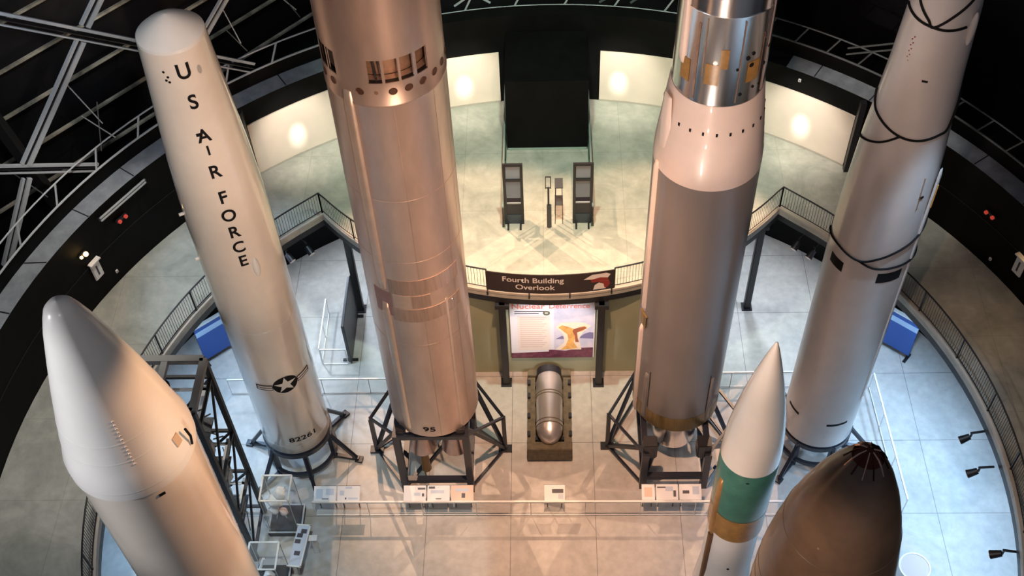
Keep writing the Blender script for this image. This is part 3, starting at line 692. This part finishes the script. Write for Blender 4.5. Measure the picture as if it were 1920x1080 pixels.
def ring_stand(lb, x, y, zt, rr):
    t = thing('missile_stand', lb, 'stand', (x, y, 0))
    for z, r, w_ in ((zt-.10, rr, .1), (.42, rr+.03, .075)):
        b = MB(); b.lathe([(r-.06, z-w_), (r+.06, z-w_), (r+.06, z+w_), (r-.06, z+w_), (r-.06, z-w_)], n=72); b.build('support_ring', NAVYM, t, smooth=True)
    for k in range(6):
        a = 20+k*60
        b = MB(); b.bar(pol(a, rr, 0), pol(a, rr, zt-.05), .16); b.build('upright', NAVYM, t)
        b = MB(); b.bar(pol(a, rr, .12), pol(a, rr+.95, .1), .13); b.bar(pol(a, rr, zt-.2), pol(a, rr+.85, .15), .12); b.build('outrigger_leg', NAVYM, t)
        b = MB(); b.box(pol(a, rr+.95, .05), (.26, .26, .1), rz=R(a)); b.build('foot_plate', BLACKM, t)
    return t
ring_stand('navy ring stand under the U S AIR FORCE missile', -9.32, 23.32, TB, 1.2)
ring_stand('navy ring stand under the far right white missile with cables', 9.7, 23.63, 1.5, 1.22)

# ================================================================== BOMB ON ITS CART
t = thing('bomb_cart', 'long olive drab cradle cart under the silver bomb', 'cart', (-.05, 24.6, 0))
b = MB()
for sx in (-.68, .68): b.box((sx, 0, .62), (.28, 3.3, .36))
b.build('side_rail', OLIVE, t)
b = MB(); b.box((0, 0, .42), (1.6, 3.3, .1)); b.build('deck', OLIVE, t)
b = MB(); b.box((0, -1.62, .5), (1.66, .35, .75), bev=.02); b.build('end_box', OLIVE, t)
b = MB(); b.box((0, 1.62, .55), (1.66, .3, .8), bev=.02); b.build('end_box', OLIVE, t)
for y in (-1.2, -.4, .4, 1.2):
    b = MB(); b.box((0, y, .6), (1.2, .14, .22)); b.build('cradle', BLACKM, t)
for sx in (-.84, .84):
    for y in (-1.1, -.3, .6, 1.2):
        b = MB(); b.box((sx*.92, y, .86), (.12, .22, .14), bev=.02); b.build('latch', BLACKM, t)
    for y in (-1.3, 1.3):
        b = MB(); b.rod((sx-.08*(1 if sx > 0 else -1), y, .2), (sx, y, .2), .2, n=24); b.build('wheel', BLACKM, t)
t = thing('bomb', 'silver bomb casing with rounded nose lying on the olive cart', 'bomb', (-.05, 24.6, 1.05))
def laxis(prof, name, m):   # (r, y) profile turned about the Y axis
    b = MB(); b.lathe(prof, n=64); bmesh.ops.transform(b.b, matrix=Matrix.Rotation(R(-90), 4, 'X'), verts=b.b.verts); return b.build(name, m, t, smooth=True)
laxis([(.5, -.95), (.5, .35), (.5, 1.05), (.44, 1.3)], 'casing', BOMB)
laxis([(.001, -1.62), (.18, -1.58), (.34, -1.45), (.44, -1.25), (.49, -1.02), (.5, -.95)], 'nose', BOMB)
laxis([(.44, 1.3), (.47, 1.32), (.47, 1.6), (.40, 1.6), (.38, 1.3), (.001, 1.3)], 'tail_ring', BLACKM)
for y in (-.98, -.82, .42, .3):
    laxis([(.5, y-.025), (.515, y), (.5, y+.025)], 'clamp_band', OLIVE)

# ================================================================== GLASS GUARD RAILS AND INFORMATION BOARDS
def glass_rail(lb, a, c, n, h=1.0, m=WHITEM, w=.05):
    a = Vector((*a, 0)); c = Vector((*c, 0)); t = thing('guard_rail', lb, 'railing', (a+c)/2); o = (a+c)/2
    up = Vector((0, 0, 1))
    b = MB(); b.bar(a-o+up*h, c-o+up*h, w, w); b.build('top_rail', m, t)
    b = MB(); b.bar(a-o+up*.06, c-o+up*.06, .03, .03); b.build('bottom_rail', m, t)
    for k in range(n+1):
        p = (a-o).lerp(c-o, k/n); b = MB(); b.bar(p, p+up*h, .03); b.build('post', m, t)
    for k in range(n):
        p = (a-o).lerp(c-o, (k+.03)/n); q = (a-o).lerp(c-o, (k+.97)/n)
        b = MB(); d = (q-p).normalized(); nn = Vector((-d.y, d.x, 0))*.006
        b.face([p+nn+up*.1, q+nn+up*.1, q+nn+up*(h-.04), p+nn+up*(h-.04)]); b.build('glass_pane', GLASS, t)
    return t
glass_rail('long white topped glass guard rail in front of the missile stands', (-8.55, 20.62), (9.0, 20.55), 9, w=.07)
glass_rail('white glass guard rail behind the far left missile stand', (-12.5, 25.95), (-5.2, 25.95), 4, w=.06)
glass_rail('white glass guard rail behind the mirror topped missile', (5.2, 26.1), (12.2, 26.1), 4, w=.06)
glass_rail('white glass guard rail running along the right of the far right missile', (12.3, 26.0), (12.5, 20.6), 3, w=.06)
glass_rail('low white glass rail beside the standing dark display board', (-9.1, 27.4), (-9.1, 29.9), 2, w=.05)
glass_rail('short white glass rail at the near end of the dark display board', (-9.05, 27.35), (-8.05, 27.35), 1, w=.05)
def board(x0, x1, lb, prints, face=SIGNW):
    t = thing('information_board', lb, 'sign', ((x0+x1)/2, 20.94, 0)); w_ = x1-x0-.04
    T_ = Matrix.Translation((0, 0, 1.02)) @ Matrix.Rotation(R(22), 4, 'X')
    b = MB(); b.box((0, 0, 0), (w_, .56, .03), M=T_); bf = b.build('board_face', face, t)
    b = MB(); b.box((0, .285, -.01), (w_+.03, .015, .05), M=T_); b.build('board_edge', BLACKM, t)
    for sx in (-w_*.35, w_*.35): b = MB(); b.bar((sx, 0, 0), (sx, 0, .98), .035); b.build('leg', BLACKM, t)
    for (px, py, pw, ph, m) in prints:
        b = MB(); b.box((px*w_, py*.56, .018), (pw*w_, ph*.56, .004), M=T_); b.build('printing', m, bf)
board(-8.54, -7.70, 'white information board left of the pair below the U S AIR FORCE missile', [(-.25, .0, .3, .6, SIGNP), (.22, .12, .35, .4, SIGNP), (.02, -.32, .3, .05, SIGND)])
board(-7.69, -6.85, 'white information board right of the pair below the U S AIR FORCE missile', [(0, .38, .3, .14, SIGNP), (-.3, .05, .2, .3, SIGNP), (.2, -.3, .45, .12, SIGNP), (-.12, -.3, .06, .12, SIGND)])
board(-5.31, -4.47, 'white information board, first on the left below the bare metal missile', [(.3, .3, .34, .12, SIGND), (.1, -.05, .3, .2, SIGNP), (.37, -.1, .1, .2, SIGND)])
board(-4.46, -3.62, 'white information board in the middle below the bare metal missile', [(-.3, .36, .28, .14, SIGND), (-.05, .1, .6, .2, SIGNP), (0, -.35, .25, .05, SIGND)])
board(-3.61, -2.77, 'peach information board, third from the left below the bare metal missile', [(.05, -.15, .16, .3, SIGND), (0, .2, .6, .2, SIGNP)], SIGNPK)
board(-.28, .49, 'white information board in front of the silver bomb', [(.15, .1, .55, .25, SIGND), (.3, -.25, .25, .3, SIGNP)])
board(3.18, 3.68, 'narrow information board, first on the left below the mirror topped missile', [(0, 0, .6, .6, SIGNPK)])
board(3.69, 4.50, 'white information board in the middle below the mirror topped missile', [(.1, .2, .35, .3, SIGNP), (.35, -.1, .12, .4, SIGND), (-.25, .3, .4, .08, SIGND)])
board(4.51, 5.33, 'white information board on the right below the mirror topped missile', [(-.2, .0, .3, .2, SIGND), (.25, .1, .3, .5, SIGNP)])

# dark display board at the left rear
t = thing('display_board', 'large dark free standing display board seen edge on at the rear left', 'display board', (-7.97, 28.65, 0))
b = MB(); b.box((0, 0, 1.25), (.10, 2.5, 2.35)); b.build('panel', mat('slate_grey_panel', (.10, .105, .12), .45), t)
b = MB(); b.box((.06, 0, 1.25), (.03, 2.56, 2.42)); b.build('frame', BLACKM, t)
for y in (-1.1, 1.1): b = MB(); b.box((0, y, .04), (.6, .1, .08)); b.build('foot', BLACKM, t)
# blue banners under the walkway
for lb, x, y, rz in (('blue and light blue banner below the walkway at the left', -13.2, 27.9, R(40)), ('blue and light blue banner below the walkway at the right', 13.45, 27.8, R(-40))):
    t = thing('blue_banner', lb, 'banner', (x, y, 0), rz)
    b = MB(); b.box((0, 0, 1.3), (1.5, .08, 2.0)); b.build('banner_cloth', BLUEB, t)
    b = MB(); b.box((0, -.045, 1.9), (1.5, .012, .28)); b.build('banner_stripe', BLUEL, t)
    b = MB(); b.box((0, 0, 2.31), (1.56, .14, .06)); b.build('top_bar', WHITEM, t)
    for sx in (-.7, .7): b = MB(); b.bar((sx, .08, 0), (sx, .08, 2.3), .05); b.box((sx, .05, .03), (.12, .5, .06)); b.build('support', BLACKM, t)

# clamp-on spot lamps under the walkway edge
for lb, x, y in (('black spot lamp clamped under the walkway, nearer the left inner corner', -9.24, 29.6), ('black spot lamp clamped under the walkway left of its neighbour near the left corner', -9.95, 29.25),
                 ('black spot lamp clamped under the walkway near the right inner corner', 9.4, 29.55), ('black spot lamp clamped under the walkway, second from the right inner corner', 9.9, 29.1),
                 ('black spot lamp hanging below the right walkway edge level with the brown nose', 13.75, 19.64), ('small black spot lamp at the lower right under the walkway edge', 13.8, 16.74), ('small black spot lamp above the larger one under the right walkway edge', 13.8, 20.94)):
    a = azof(x, y); t = thing('spot_lamp', lb, 'lamp', (x, y, 4.55), R(a))
    b = MB(); b.box((0, -.2, .26), (.06, .5, .06)); b.bar((0, 0, .28), (0, 0, .02), .05); b.build('clamp_arm', BLACKM, t)
    b = MB(); b.rod((0, .02, .05), (0, .32, -.12), .10, .14, n=18); hs = b.build('lamp_housing', BLACKM, t, smooth=True)
    b = MB(); b.rod((0, .32, -.12), (0, .335, -.128), .125, n=18); b.build('lens', mat('pinkish_lens', (.75, .55, .48), .2), hs)
# round plaque table at the lower right
t = thing('round_table', 'round pinkish table with a white rim at the lower right behind the brown missile', 'table', (12.3, 18.15, 0))
b = MB(); b.lathe([(.001, .78), (.48, .78)], n=48); b.build('table_top', mat('pink_beige_top', (.55, .45, .40), .4), t)
b = MB(); b.lathe([(.48, .74), (.53, .74), (.53, .80), (.48, .80), (.48, .74)], n=48); b.build('rim', WHITEM, t, smooth=True)
b = MB(); b.rod((0, 0, 0), (0, 0, .76), .08, n=20); b.build('pedestal', WHITEM, t, smooth=True)

# ================================================================== GLASS CASES
def case(lb, x, y, zt):
    t = thing('glass_case', lb, 'display case', (x, y, 0)); s_ = .5
    b = MB(); b.box((0, 0, .15), (1.18, 1.12, .3), bev=.01); b.build('plinth', PLINTH, t)
    b = MB(); b.box((0, 0, .31), (1.22, 1.16, .025)); b.build('plinth_edge', STEELG, t)
    b = MB(); b.box((0, 0, .33), (1.1, 1.04, .02)); b.build('plinth_top', mat('dark_felt', (.03, .03, .033), .7), t)
    cs = [(-s_, -s_), (s_, -s_), (s_, s_), (-s_, s_)]
    for k in range(4):
        b = MB(); b.bar((*cs[k], .34), (*cs[k], zt), .02); b.build('corner_edge', mat('aluminium_edge', (.55, .57, .56), .3, metal=.5), t)
        b = MB(); b.bar((*cs[k], zt), (*cs[(k+1) % 4], zt), .06, .03); b.build('top_edge', WHITEM, t)
        p = Vector((*cs[k], .34)); q = Vector((*cs[(k+1) % 4], .34)); u = Vector((0, 0, zt-.34))
        b = MB(); b.face([p, q, q+u, p+u]); b.build('glass_pane', GLASS, t)
    b = MB(); b.face([(-s_, -s_, zt), (s_, -s_, zt), (s_, s_, zt), (-s_, s_, zt)]); b.build('glass_top', GLASS, t)
case('tall glass case holding a white spacecraft model beside the guard rail end', -9.55, 20.35, 2.5)
case('glass case with a white ball model at the bottom left, nearer the camera', -9.75, 18.0, 2.1)
t = thing('spacecraft_model', 'lumpy white spacecraft model inside the tall glass case', 'model', (-9.62, 20.35, .34))
def blob(c, r, name, m, sc=(1, 1, 1)):
    b = MB(); bmesh.ops.create_icosphere(b.b, subdivisions=3, radius=r, matrix=Matrix.Translation(c) @ Matrix.Diagonal((*sc, 1)))
    for v in b.b.verts: v.co += Vector((math.sin(v.co.y*23+v.co.z*9), math.sin(v.co.z*19+v.co.x*7), math.sin(v.co.x*21+1)))*.025
    return b.build(name, m, t, smooth=True)
blob((-.12, .0, 1.25), .27, 'hull', MODEL, (1.1, .9, 1)); blob((.1, .12, 1.6), .22, 'hull_dome', MODEL); blob((-.2, -.12, .9), .2, 'lower_module', MODEL, (.9, 1, 1.2))
blob((.12, -.15, .75), .16, 'pinkish_module', mat('pale_pink_model', (.72, .58, .54), .5)); b = MB()
for dx, dy in ((-.25, -.2), (.2, -.2), (0, .22)): b.rod((dx*.4, dy*.4, .75), (dx, dy, 0), .025)
b.build('support_legs', SILVER, t); b = MB(); b.rod((.0, .1, 1.1), (.32, .2, 1.9), .02); b.rod((-.1, 0, 1.2), (-.38, -.1, 1.5), .02); b.build('antenna', SILVER, t)
t = thing('ball_model', 'white ball model inside the nearer glass case', 'model', (-9.68, 17.75, .34))
blob((0, 0, .75), .19, 'ball', MODEL); b = MB(); b.rod((0, 0, 0), (0, 0, .6), .03); b.build('rod', SILVER, t); b = MB(); b.rod((-.3, .2, .9), (-.12, .35, 1.35), .05); b.build('tube', MODEL, t)
t = thing('information_lectern', 'long narrow slanted information board right of the glass cases', 'sign', (-8.82, 18.95, 0), R(-6))
b = MB(); b.box((0, 0, .95), (.42, 1.55, .04), ); bf = b.build('board_face', SIGNP, t)
b = MB()
b.box((0, .79, .96), (.5, .05, .06)); b.box((0, -.79, .96), (.5, .05, .06)); b.box((.23, 0, .96), (.04, 1.6, .06)); b.build('frame', WHITEM, t)
for y, dx in ((.55, .06), (.38, -.05), (.15, -.08), (-.3, 0)): b = MB(); b.box((dx, y, .975), (.2, .16, .01)); b.build('printing', SIGND, bf)
for y in (-.6, .6): b = MB(); b.bar((0, y, 0), (0, y, .93), .05); b.build('leg', STEELG, t)
t = thing('small_white_kiosk', 'small white clutter stand right of the slanted information board', 'stand', (-8.35, 19.2, 0))
b = MB(); b.box((0, 0, .5), (.18, .14, 1.0), bev=.02); b.build('post', WHITEM, t); b = MB(); b.box((0, 0, 1.02), (.28, .22, .05)); b.build('head', SIGNW, t)

# ================================================================== STEEL DISPLAY TOWER
t = thing('display_tower', 'tall dark open steel frame tower with top beams greyed as if lit behind the bottom left missile', 'frame tower', (-11.55, 19.85, 0))
hx, hy, H = 1.07, .95, 9.5
TOPG = mat('lit_grey_top_beam', (.24, .24, .235), .5)  # grey puts the light on the beam tops into the colour
cs = [(-hx, -hy), (hx, -hy), (hx, hy), (-hx, hy)]
for x, y in cs: b = MB(); b.box((x, y, H/2), (.16, .16, H)); b.build('leg', BLACKM, t)
for k in range(4): b = MB(); b.bar((*cs[k], H), (*cs[(k+1) % 4], H), .22, .2); b.build('top_beam', TOPG, t)
b = MB(); b.bar((-.1, -hy, H), (-.1, hy, H), .2, .18); b.build('top_beam', TOPG, t)
for z in (8.6, 5.5, 2.9, .4):
    for k in range(4): b = MB(); b.bar((*cs[k], z), (*cs[(k+1) % 4], z), .1, .1); b.build('side_beam', BLACKM, t)
for z0, z1 in ((.4, 2.9), (2.9, 5.5), (5.5, 8.6)):
    b = MB(); b.bar((hx, -hy, z0), (hx, hy, z1), .07); b.build('diagonal_brace', BLACKM, t)
    b = MB(); b.bar((-hx, hy, z0), (hx, hy, z1), .07); b.build('diagonal_brace', BLACKM, t)
for z in (8.2, 5.0, 2.4):
    b = MB(); b.bar((hx-.25, -hy, z), (hx-.25, hy, z), .10, .05); b.build('white_tube', WHITEM, t)
    b = MB(); b.bar((-hx, hy-.2, z), (hx, hy-.2, z), .10, .05); b.build('white_tube', WHITEM, t)
b = MB(); b.tube([(-.5+.45*math.cos(k*.3), .3+.45*math.sin(k*.3), 8.9-k*.03) for k in range(19)], .05); b.build('hose', BLACKM, t)
for z, s_ in ((6.6, 1.5), (4.2, 1.6), (1.6, 1.7)):
    b = MB(); b.box((0, 0, z), (s_, 1.5, .05)); b.build('platform', mat('dark_grating', (.10, .105, .11), .6, vary=.5, scale=14), t)
t2 = t
for k, (x, y, z, r, m) in enumerate(((.35, .2, 5.6, .32, MODEL), (-.3, -.2, 7.2, .4, STEELG), (.3, -.3, 2.4, .34, MODEL), (-.4, .3, 2.6, .36, STEELG), (.45, .5, 3.4, .28, WHITEM), (.2, .1, 7.4, .2, MODEL))):
    b = MB(); b.box((x, y, z), (r*1.5, r*1.3, r*2.2), rz=.3*k, bev=.06); b.rod((x, y, z-r*1.1), (x, y, z-r*1.9), .06); b.build('equipment_box', m, t)
for k in range(14): MB().bar((hx-.12, -hy+.1+random.random()*1.6, 1+k*.55), (hx-.12-random.random()*.9, -hy+random.random()*1.8, 1.4+k*.55), .035).build('thin_brace', STEELD, t)
t = thing('dark_cart', 'low dark equipment under the walkway edge behind the bottom left missile', 'equipment', (-11.6, 15.2, 0))
b = MB(); b.box((0, 0, .8), (2.6, 2.0, 1.4), bev=.05); b.build('cabinet', mat('blue_black_cabinet', (.015, .017, .035), .4), t)
b = MB(); b.box((.2, -.3, 1.53), (1.4, .9, .06)); b.build('lid', mat('dull_grey_lid', (.16, .16, .18), .5), t)

# ================================================================== HANGAR BEYOND THE PARAPET
U = Vector((.68, .733, 0)); N_ = Vector((-.733, .68, 0)); P0 = Vector((-10.86, 33.74, 0))
def hp(u, z, off=0): return P0+U*u+N_*off+Vector((0, 0, z))
def mir(v): return Vector((2*CX-v.x, v.y, v.z))
b = MB(); b.face([hp(-40, -2, 4.6), hp(14, -2, 4.6), hp(14, 26, 4.6), hp(-40, 26, 4.6)]); struct(b.build('wall_hangar_left', HANGAR))
b = MB(); b.face([mir(hp(-40, -2, 4.6)), mir(hp(14, -2, 4.6)), mir(hp(14, 26, 4.6)), mir(hp(-40, 26, 4.6))]); struct(b.build('wall_hangar_right', HANGAR))
a_ = hp(14, 0, 4.6); b = MB(); b.face([(-30, 44, -2), (30, 44, -2), (30, 44, 26), (-30, 44, 26)]); struct(b.build('wall_hangar_far', HANGAR))
b = MB(); b.face([(-70, -30, -1), (70, -30, -1), (70, 60, -1), (-70, 60, -1)]); struct(b.build('floor_hangar', mat('black_hangar_floor', (.008, .008, .008), .7)))
# parapet truss: white chord on the parapet, upper chord and short posts
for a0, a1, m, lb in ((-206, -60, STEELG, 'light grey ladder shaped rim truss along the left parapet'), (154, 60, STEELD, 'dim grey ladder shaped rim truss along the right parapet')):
    t = thing('rim_truss', lb, 'truss', (CX, CY, 9.8))
    n = 73
    A = [a0+(a1-a0)*k/n for k in range(n+1)]
    b = MB(); b.tube([pol(a, 18.35, 0) for a in A], .04, 6); b.build('lower_chord', m, t)
    b = MB(); b.tube([pol(a, 18.5, .68) for a in A], .03, 6); b.build('upper_chord', m, t)
    for k in range(0, n+1, 3):
        if k > 60 and False: continue
        b = MB(); b.bar(pol(A[k], 18.35, 0), pol(A[k]-1.2, 18.5, .68), .05); b.build('post', m, t)
def member(a, c, m, name, lb, gap=.17, w=.045, rightcopy=False):
    a = Vector(a); c = Vector(c); o = (a+c)/2; t = thing(name, lb, 'beam', o)
    d = (c-a).normalized(); s_ = d.cross(N_).normalized()*gap
    for k in (-1, 1):
        b = MB(); b.bar(a-o+s_*k, c-o+s_*k, w*(2.2 if k > 0 else 1.2), w*1.8, up=N_); b.build('flange', m, t)
    b = MB(); b.bar(a-o, c-o, gap*2-w, .03, up=s_); 
    bmesh.ops.translate(b.b, vec=N_*.06, verts=b.b.verts); b.build('shaded_web', BLACKM, t)  # web made black, its shade put into the colour
member(hp(-10, 18.7), hp(0, 9.9), STEELG, 'hangar_truss_beam', 'long double flanged truss beam sloping down from the top left corner to the parapet')
member(hp(-3.6, 16.6, .1), hp(-5.4, 15.0, .1), STEELG, 'hangar_truss_beam', 'short steep double flanged beam above the long sloping beam at the top left', .13, .07)
member(hp(-5.7, 14.6, .1), hp(-8.95, 11.5, .1), STEELG, 'hangar_truss_beam', 'steep double flanged beam hanging below the long sloping beam at the left', .13, .07)
member(hp(-10.5, 12.4, .1), hp(-6.8, 9.75, .1), STEELG, 'hangar_truss_beam', 'nearly level double flanged beam meeting the parapet at the far left', .13)
member(hp(-9.1, 10.95, .15), hp(-11, 8.2, .15), STEELG, 'hangar_truss_beam', 'steep double flanged beam below the left truss node', .11, .07)
member(hp(.6, 13.9, .1), hp(-2.0, 11.9, .1), STEELG, 'hangar_truss_beam', 'steep double flanged beam just right of the U S AIR FORCE missile top', .11, .06)
t = thing('hangar_column', 'dark sloping hangar post crossing the truss node at the far left', 'post', hp(-8.8, 11, -.5)); o = hp(-8.8, 11, -.5)
b = MB(); b.bar(hp(-9.1, 14.2, 1.0)-o, hp(-8.3, 8.3, 1.0)-o, .34); b.build('shaft', mat('near_black_post', (.02, .02, .022), .5), t)
rods = [((-6.63, 13.37), (-6.0, 11.2)), ((-9.9, 12.6), (-8.74, 9.73)), ((-.46, 12.78), (-.1, 11.02)), ((-.54, 11.89), (.07, 10.55)), ((-6.56, 11.91), (-5.77, 10.39)), ((1.9, 12.2), (2.6, 10.6)), ((1.5, 12.6), (2.5, 11.0)), ((-5.9, 12.1), (-6.4, 10.2))]
for k, ((u0, z0), (u1, z1)) in enumerate(rods):
    o = hp(u0, z0, .2); r_ = MB().rod((0, 0, 0), hp(u1, z1, .2)-o, .022, n=8).build('tie_rod', STEELD if k % 2 else STEELG, loc=o)
    tag(r_, 'thin tie rod between the hangar truss beams at the upper left', 'tie rod', 'tie rods in the left hangar truss')
for k, z in enumerate((7.0, 8.75, 10.5, 12.25, 13.95, 15.7)):
    r_ = MB().bar(Vector((0, 0, 0)), hp(9, z-.15, 4.2)-hp(-12, z-.35, 4.2), .12, .09).build('wall_purlin', PURL, loc=hp(-12, z-.35, 4.2))
    tag(r_, '%s highlight-painted purlin running across the dark hangar wall at the upper left' % ('lowest', 'second lowest', 'third lowest', 'third highest', 'second highest', 'highest')[k], 'purlin', 'hangar wall purlins')
for lb, u0, z0, u1, z1 in (('dim double truss beam meeting the right parapet beside the far right missile', -3.2, 12.5, .1, 10.15), ('short dim truss beam above the right parapet beside the far right missile', -1.6, 11.0, -2.4, 12.6)):
    a = mir(hp(u0, z0)); c = mir(hp(u1, z1)); o = (a+c)/2
    t = thing('hangar_truss_beam', lb, 'beam', o)
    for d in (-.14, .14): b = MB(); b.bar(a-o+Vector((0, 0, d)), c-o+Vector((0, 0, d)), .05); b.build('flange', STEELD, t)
# rim truss diagonals at the far centre
for s_ in (-1, 1):
    o = Vector((CX+s_*3.4, 37.3, 10.6)); t = thing('hangar_truss_beam', 'grey crossed braces above the dark passage wall, %s side' % ('left' if s_ < 0 else 'right'), 'beam', o)
    for a, c in (((-1.4, 0, -.75), (.9, .5, .5)), ((-1.2, .5, .6), (1.2, .1, -.75)), ((-.2, 0, -.8), (1.6, .3, .4))):
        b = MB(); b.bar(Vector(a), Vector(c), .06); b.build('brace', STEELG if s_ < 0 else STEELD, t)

# ================================================================== LIGHTS
def spot(loc, tgt, E_, col, size=60, blend=.6, rad=.25):
    l = bpy.data.lights.new('spot', 'SPOT'); l.energy = E_; l.color = col; l.spot_size = R(size); l.spot_blend = blend; l.shadow_soft_size = rad
    o = bpy.data.objects.new('unseen_spot_light', l); COL.objects.link(o); o.location = loc  # unseen sources at any height, some added only for fill and streaks
    o.rotation_euler = (Vector(tgt)-Vector(loc)).to_track_quat('-Z', 'Y').to_euler(); return o
WARM = (1, .66, .46); COOL = (.50, .74, 1); NEUT = (1, .93, .82); GREEN = (.86, 1, .88)
# stacked spots added on the near side to streak the missile skins
for z, e in ((5, 1900), (9.5, 2100), (14, 2300), (19, 2600), (25, 2600)):
    spot((2.5, 2.5, z), (-3.8, 23, 7+z*.62), e*1.15, (1, .64, .45), 38, .7, .35)
    spot((-1.0, 2.5, z), (4.5, 24, 7+z*.62), e*.9, (1, .70, .54), 34, .7, .3)
for z, e in ((2.5, 600), (4.5, 700), (7, 1000), (14, 1400), (22, 1600)):
    spot((-1.6, 1.6, z), (-9.3, 23.3, 6+z*.55), e*1.35, (1, .82, .64), 25, .7, .13)
    spot((-2.0, 2.5, z), (9.5, 23.6, 6+z*.5), e*.75, (1, .78, .68), 26, .7, .3)
spot((6, 2, 36), (-4, 23, 17), 6500, WARM, 34)
spot((-1, 4, 37), (4.5, 24, 15), 5500, WARM, 32)
spot((-14, 12, 30), (-9.3, 23.3, 15), 2600, (.85, .93, 1), 34)
# pools of light on the floor
spot((-9, 38, 20), (1, 21, 0), 12000, (1, .62, .40), 42, .4, .10)
spot((10, 38, 20), (0, 21, 0), 10000, (1, .62, .40), 42, .4, .10)
spot((.2, 19, 26), (.2, 24.0, 0), 17000, (1, .56, .34), 40, .7)
spot((17, 20, 14), (14.79, 24.4, 5.6), 260, (1, .6, .3), 22, 1)
spot((-11, 26, 22), (-10.5, 27, 0), 3800, COOL, 34)
spot((10.5, 21, 22), (10.8, 22, 0), 3600, COOL, 30)
spot((-5, 13, 27), (-7.2, 19.0, 0), 6000, (.9, 1, .93), 22, .25)
# lamps hidden under the walkway edge, washing the floor beneath it
for a, e in ((-148, 420), (-135, 420), (-118, 520), (-100, 520), (-80, 420), (148, 420), (135, 420), (118, 620), (103, 700), (90, 700), (77, 600), (62, 400)):
    p = pol(a, 14.9, 4.9, (CX, CY)); q = pol(a, 13.2, 0, (CX, CY)); spot(p, q, e*1.15, (.42, .68, 1) if abs(a) < 130 else (.78, .88, 1), 118, .7, .15)
for x in (-5.5, 5.5): spot((x, 30.5, 4.9), (x, 31, 0), 260, (.86, .93, 1), 100, .5, .15)
# walkway
spot((0, 26, 24), (0, 33, 5.6), 8000, (.80, 1, .80), 62)
spot((-12, 26, 20), (-15.2, 24, 5.6), 2600, NEUT, 60)
spot((-12, 14, 20), (-16, 17, 5.6), 1500, (.9, .93, 1), 60)
spot((13, 24, 19), (15.2, 22, 5.6), 420, (1, .66, .45), 48)
spot((11, 31, 20), (11.5, 31.5, 5.6), 1500, NEUT, 40)
# added spots on the cream panels; the narrow ones imitate lamp reflections
for x, y in ((-3.34, 36.28), (-9.76, 33.65), (2.86, 36.38), (9.75, 33.71)):
    a = azof(x, y); p = pol(a, 14.8, 10.4, (CX, CY)); q = pol(a, 17.6, 6.7, (CX, CY)); spot(p, q, 700, NEUT, 60, 1, .1); spot(p, q, 1300, (1, .97, .9), 11, 1, .1)
for z in (1.2, 2.4, 3.6): spot((-2.2, 2.5, z), (4.5, 24, 19.3), 3000, (1, .80, .68), 14, .6, .12)  # added low spots for the bright streak on the polished stage
# front missiles
spot((-18, 6, 25), (-7.9, 11.7, 20), 5000, (.95, .95, 1), 40)
spot((8, 16, 27), (-7.9, 11.7, 18), 10500, (1, .55, .30), 26, .5, .08)
spot((-6, -1, 33), (-7.9, 11.7, 19), 900, (1, .90, .86), 34)  # added frontal fill on the fairing missile
spot((-5, 4, 26), (4.7, 9.2, 18.5), 2600, (1, .70, .48), 34)
spot((3, 0, 30), (5, 9, 17), 1100, (1, .82, .7), 34)  # added frontal fill on the brown missile
spot((-4, 9, 31), (4.8, 14, 13), 3000, (1, .82, .70), 36)  # added to brighten the slender missile's nose
spot((16, 16, 24), (4.7, 12, 12), 1800, COOL, 40)
spot((.1, 23.6, 4.6), (.1, 26.8, 2.9), 420, (1, .93, .95), 70, .5, .15)  # added spot without a fixture, brightens the mural
spot((-14, 22, 22), (-17, 34, 11), 1400, (.85, .92, 1), 70, 1)
W = bpy.data.worlds.new('World'); S.world = W; W.use_nodes = True
W.node_tree.nodes['Background'].inputs[0].default_value = (.75, .82, 1, 1); W.node_tree.nodes['Background'].inputs[1].default_value = .07

# ================================================================== CAMERA
cd = bpy.data.cameras.new('Camera'); cam = bpy.data.objects.new('Camera', cd); COL.objects.link(cam)
cd.sensor_width = 36; cd.lens = 2219.13/1920*36; cd.clip_end = 300
phi, psi, rol = R(50.86087), R(-2.86942), R(-2.853997)
F = Vector((math.sin(psi)*math.cos(phi), math.cos(psi)*math.cos(phi), -math.sin(phi)))
Rt = Vector((math.cos(psi), -math.sin(psi), 0)); Up = Rt.cross(F)
r_ = Rt*math.cos(rol)+Up*math.sin(rol); u_ = -Rt*math.sin(rol)+Up*math.cos(rol)
M3 = Matrix((r_, u_, -F)).transposed()
cam.matrix_world = Matrix.Translation((0, 0, 38.37)) @ M3.to_4x4()
S.camera = cam
S.view_settings.view_transform = 'Standard'; S.view_settings.look = 'None'; S.view_settings.gamma = 1; S.view_settings.exposure = .35
S.view_settings.use_curve_mapping = False
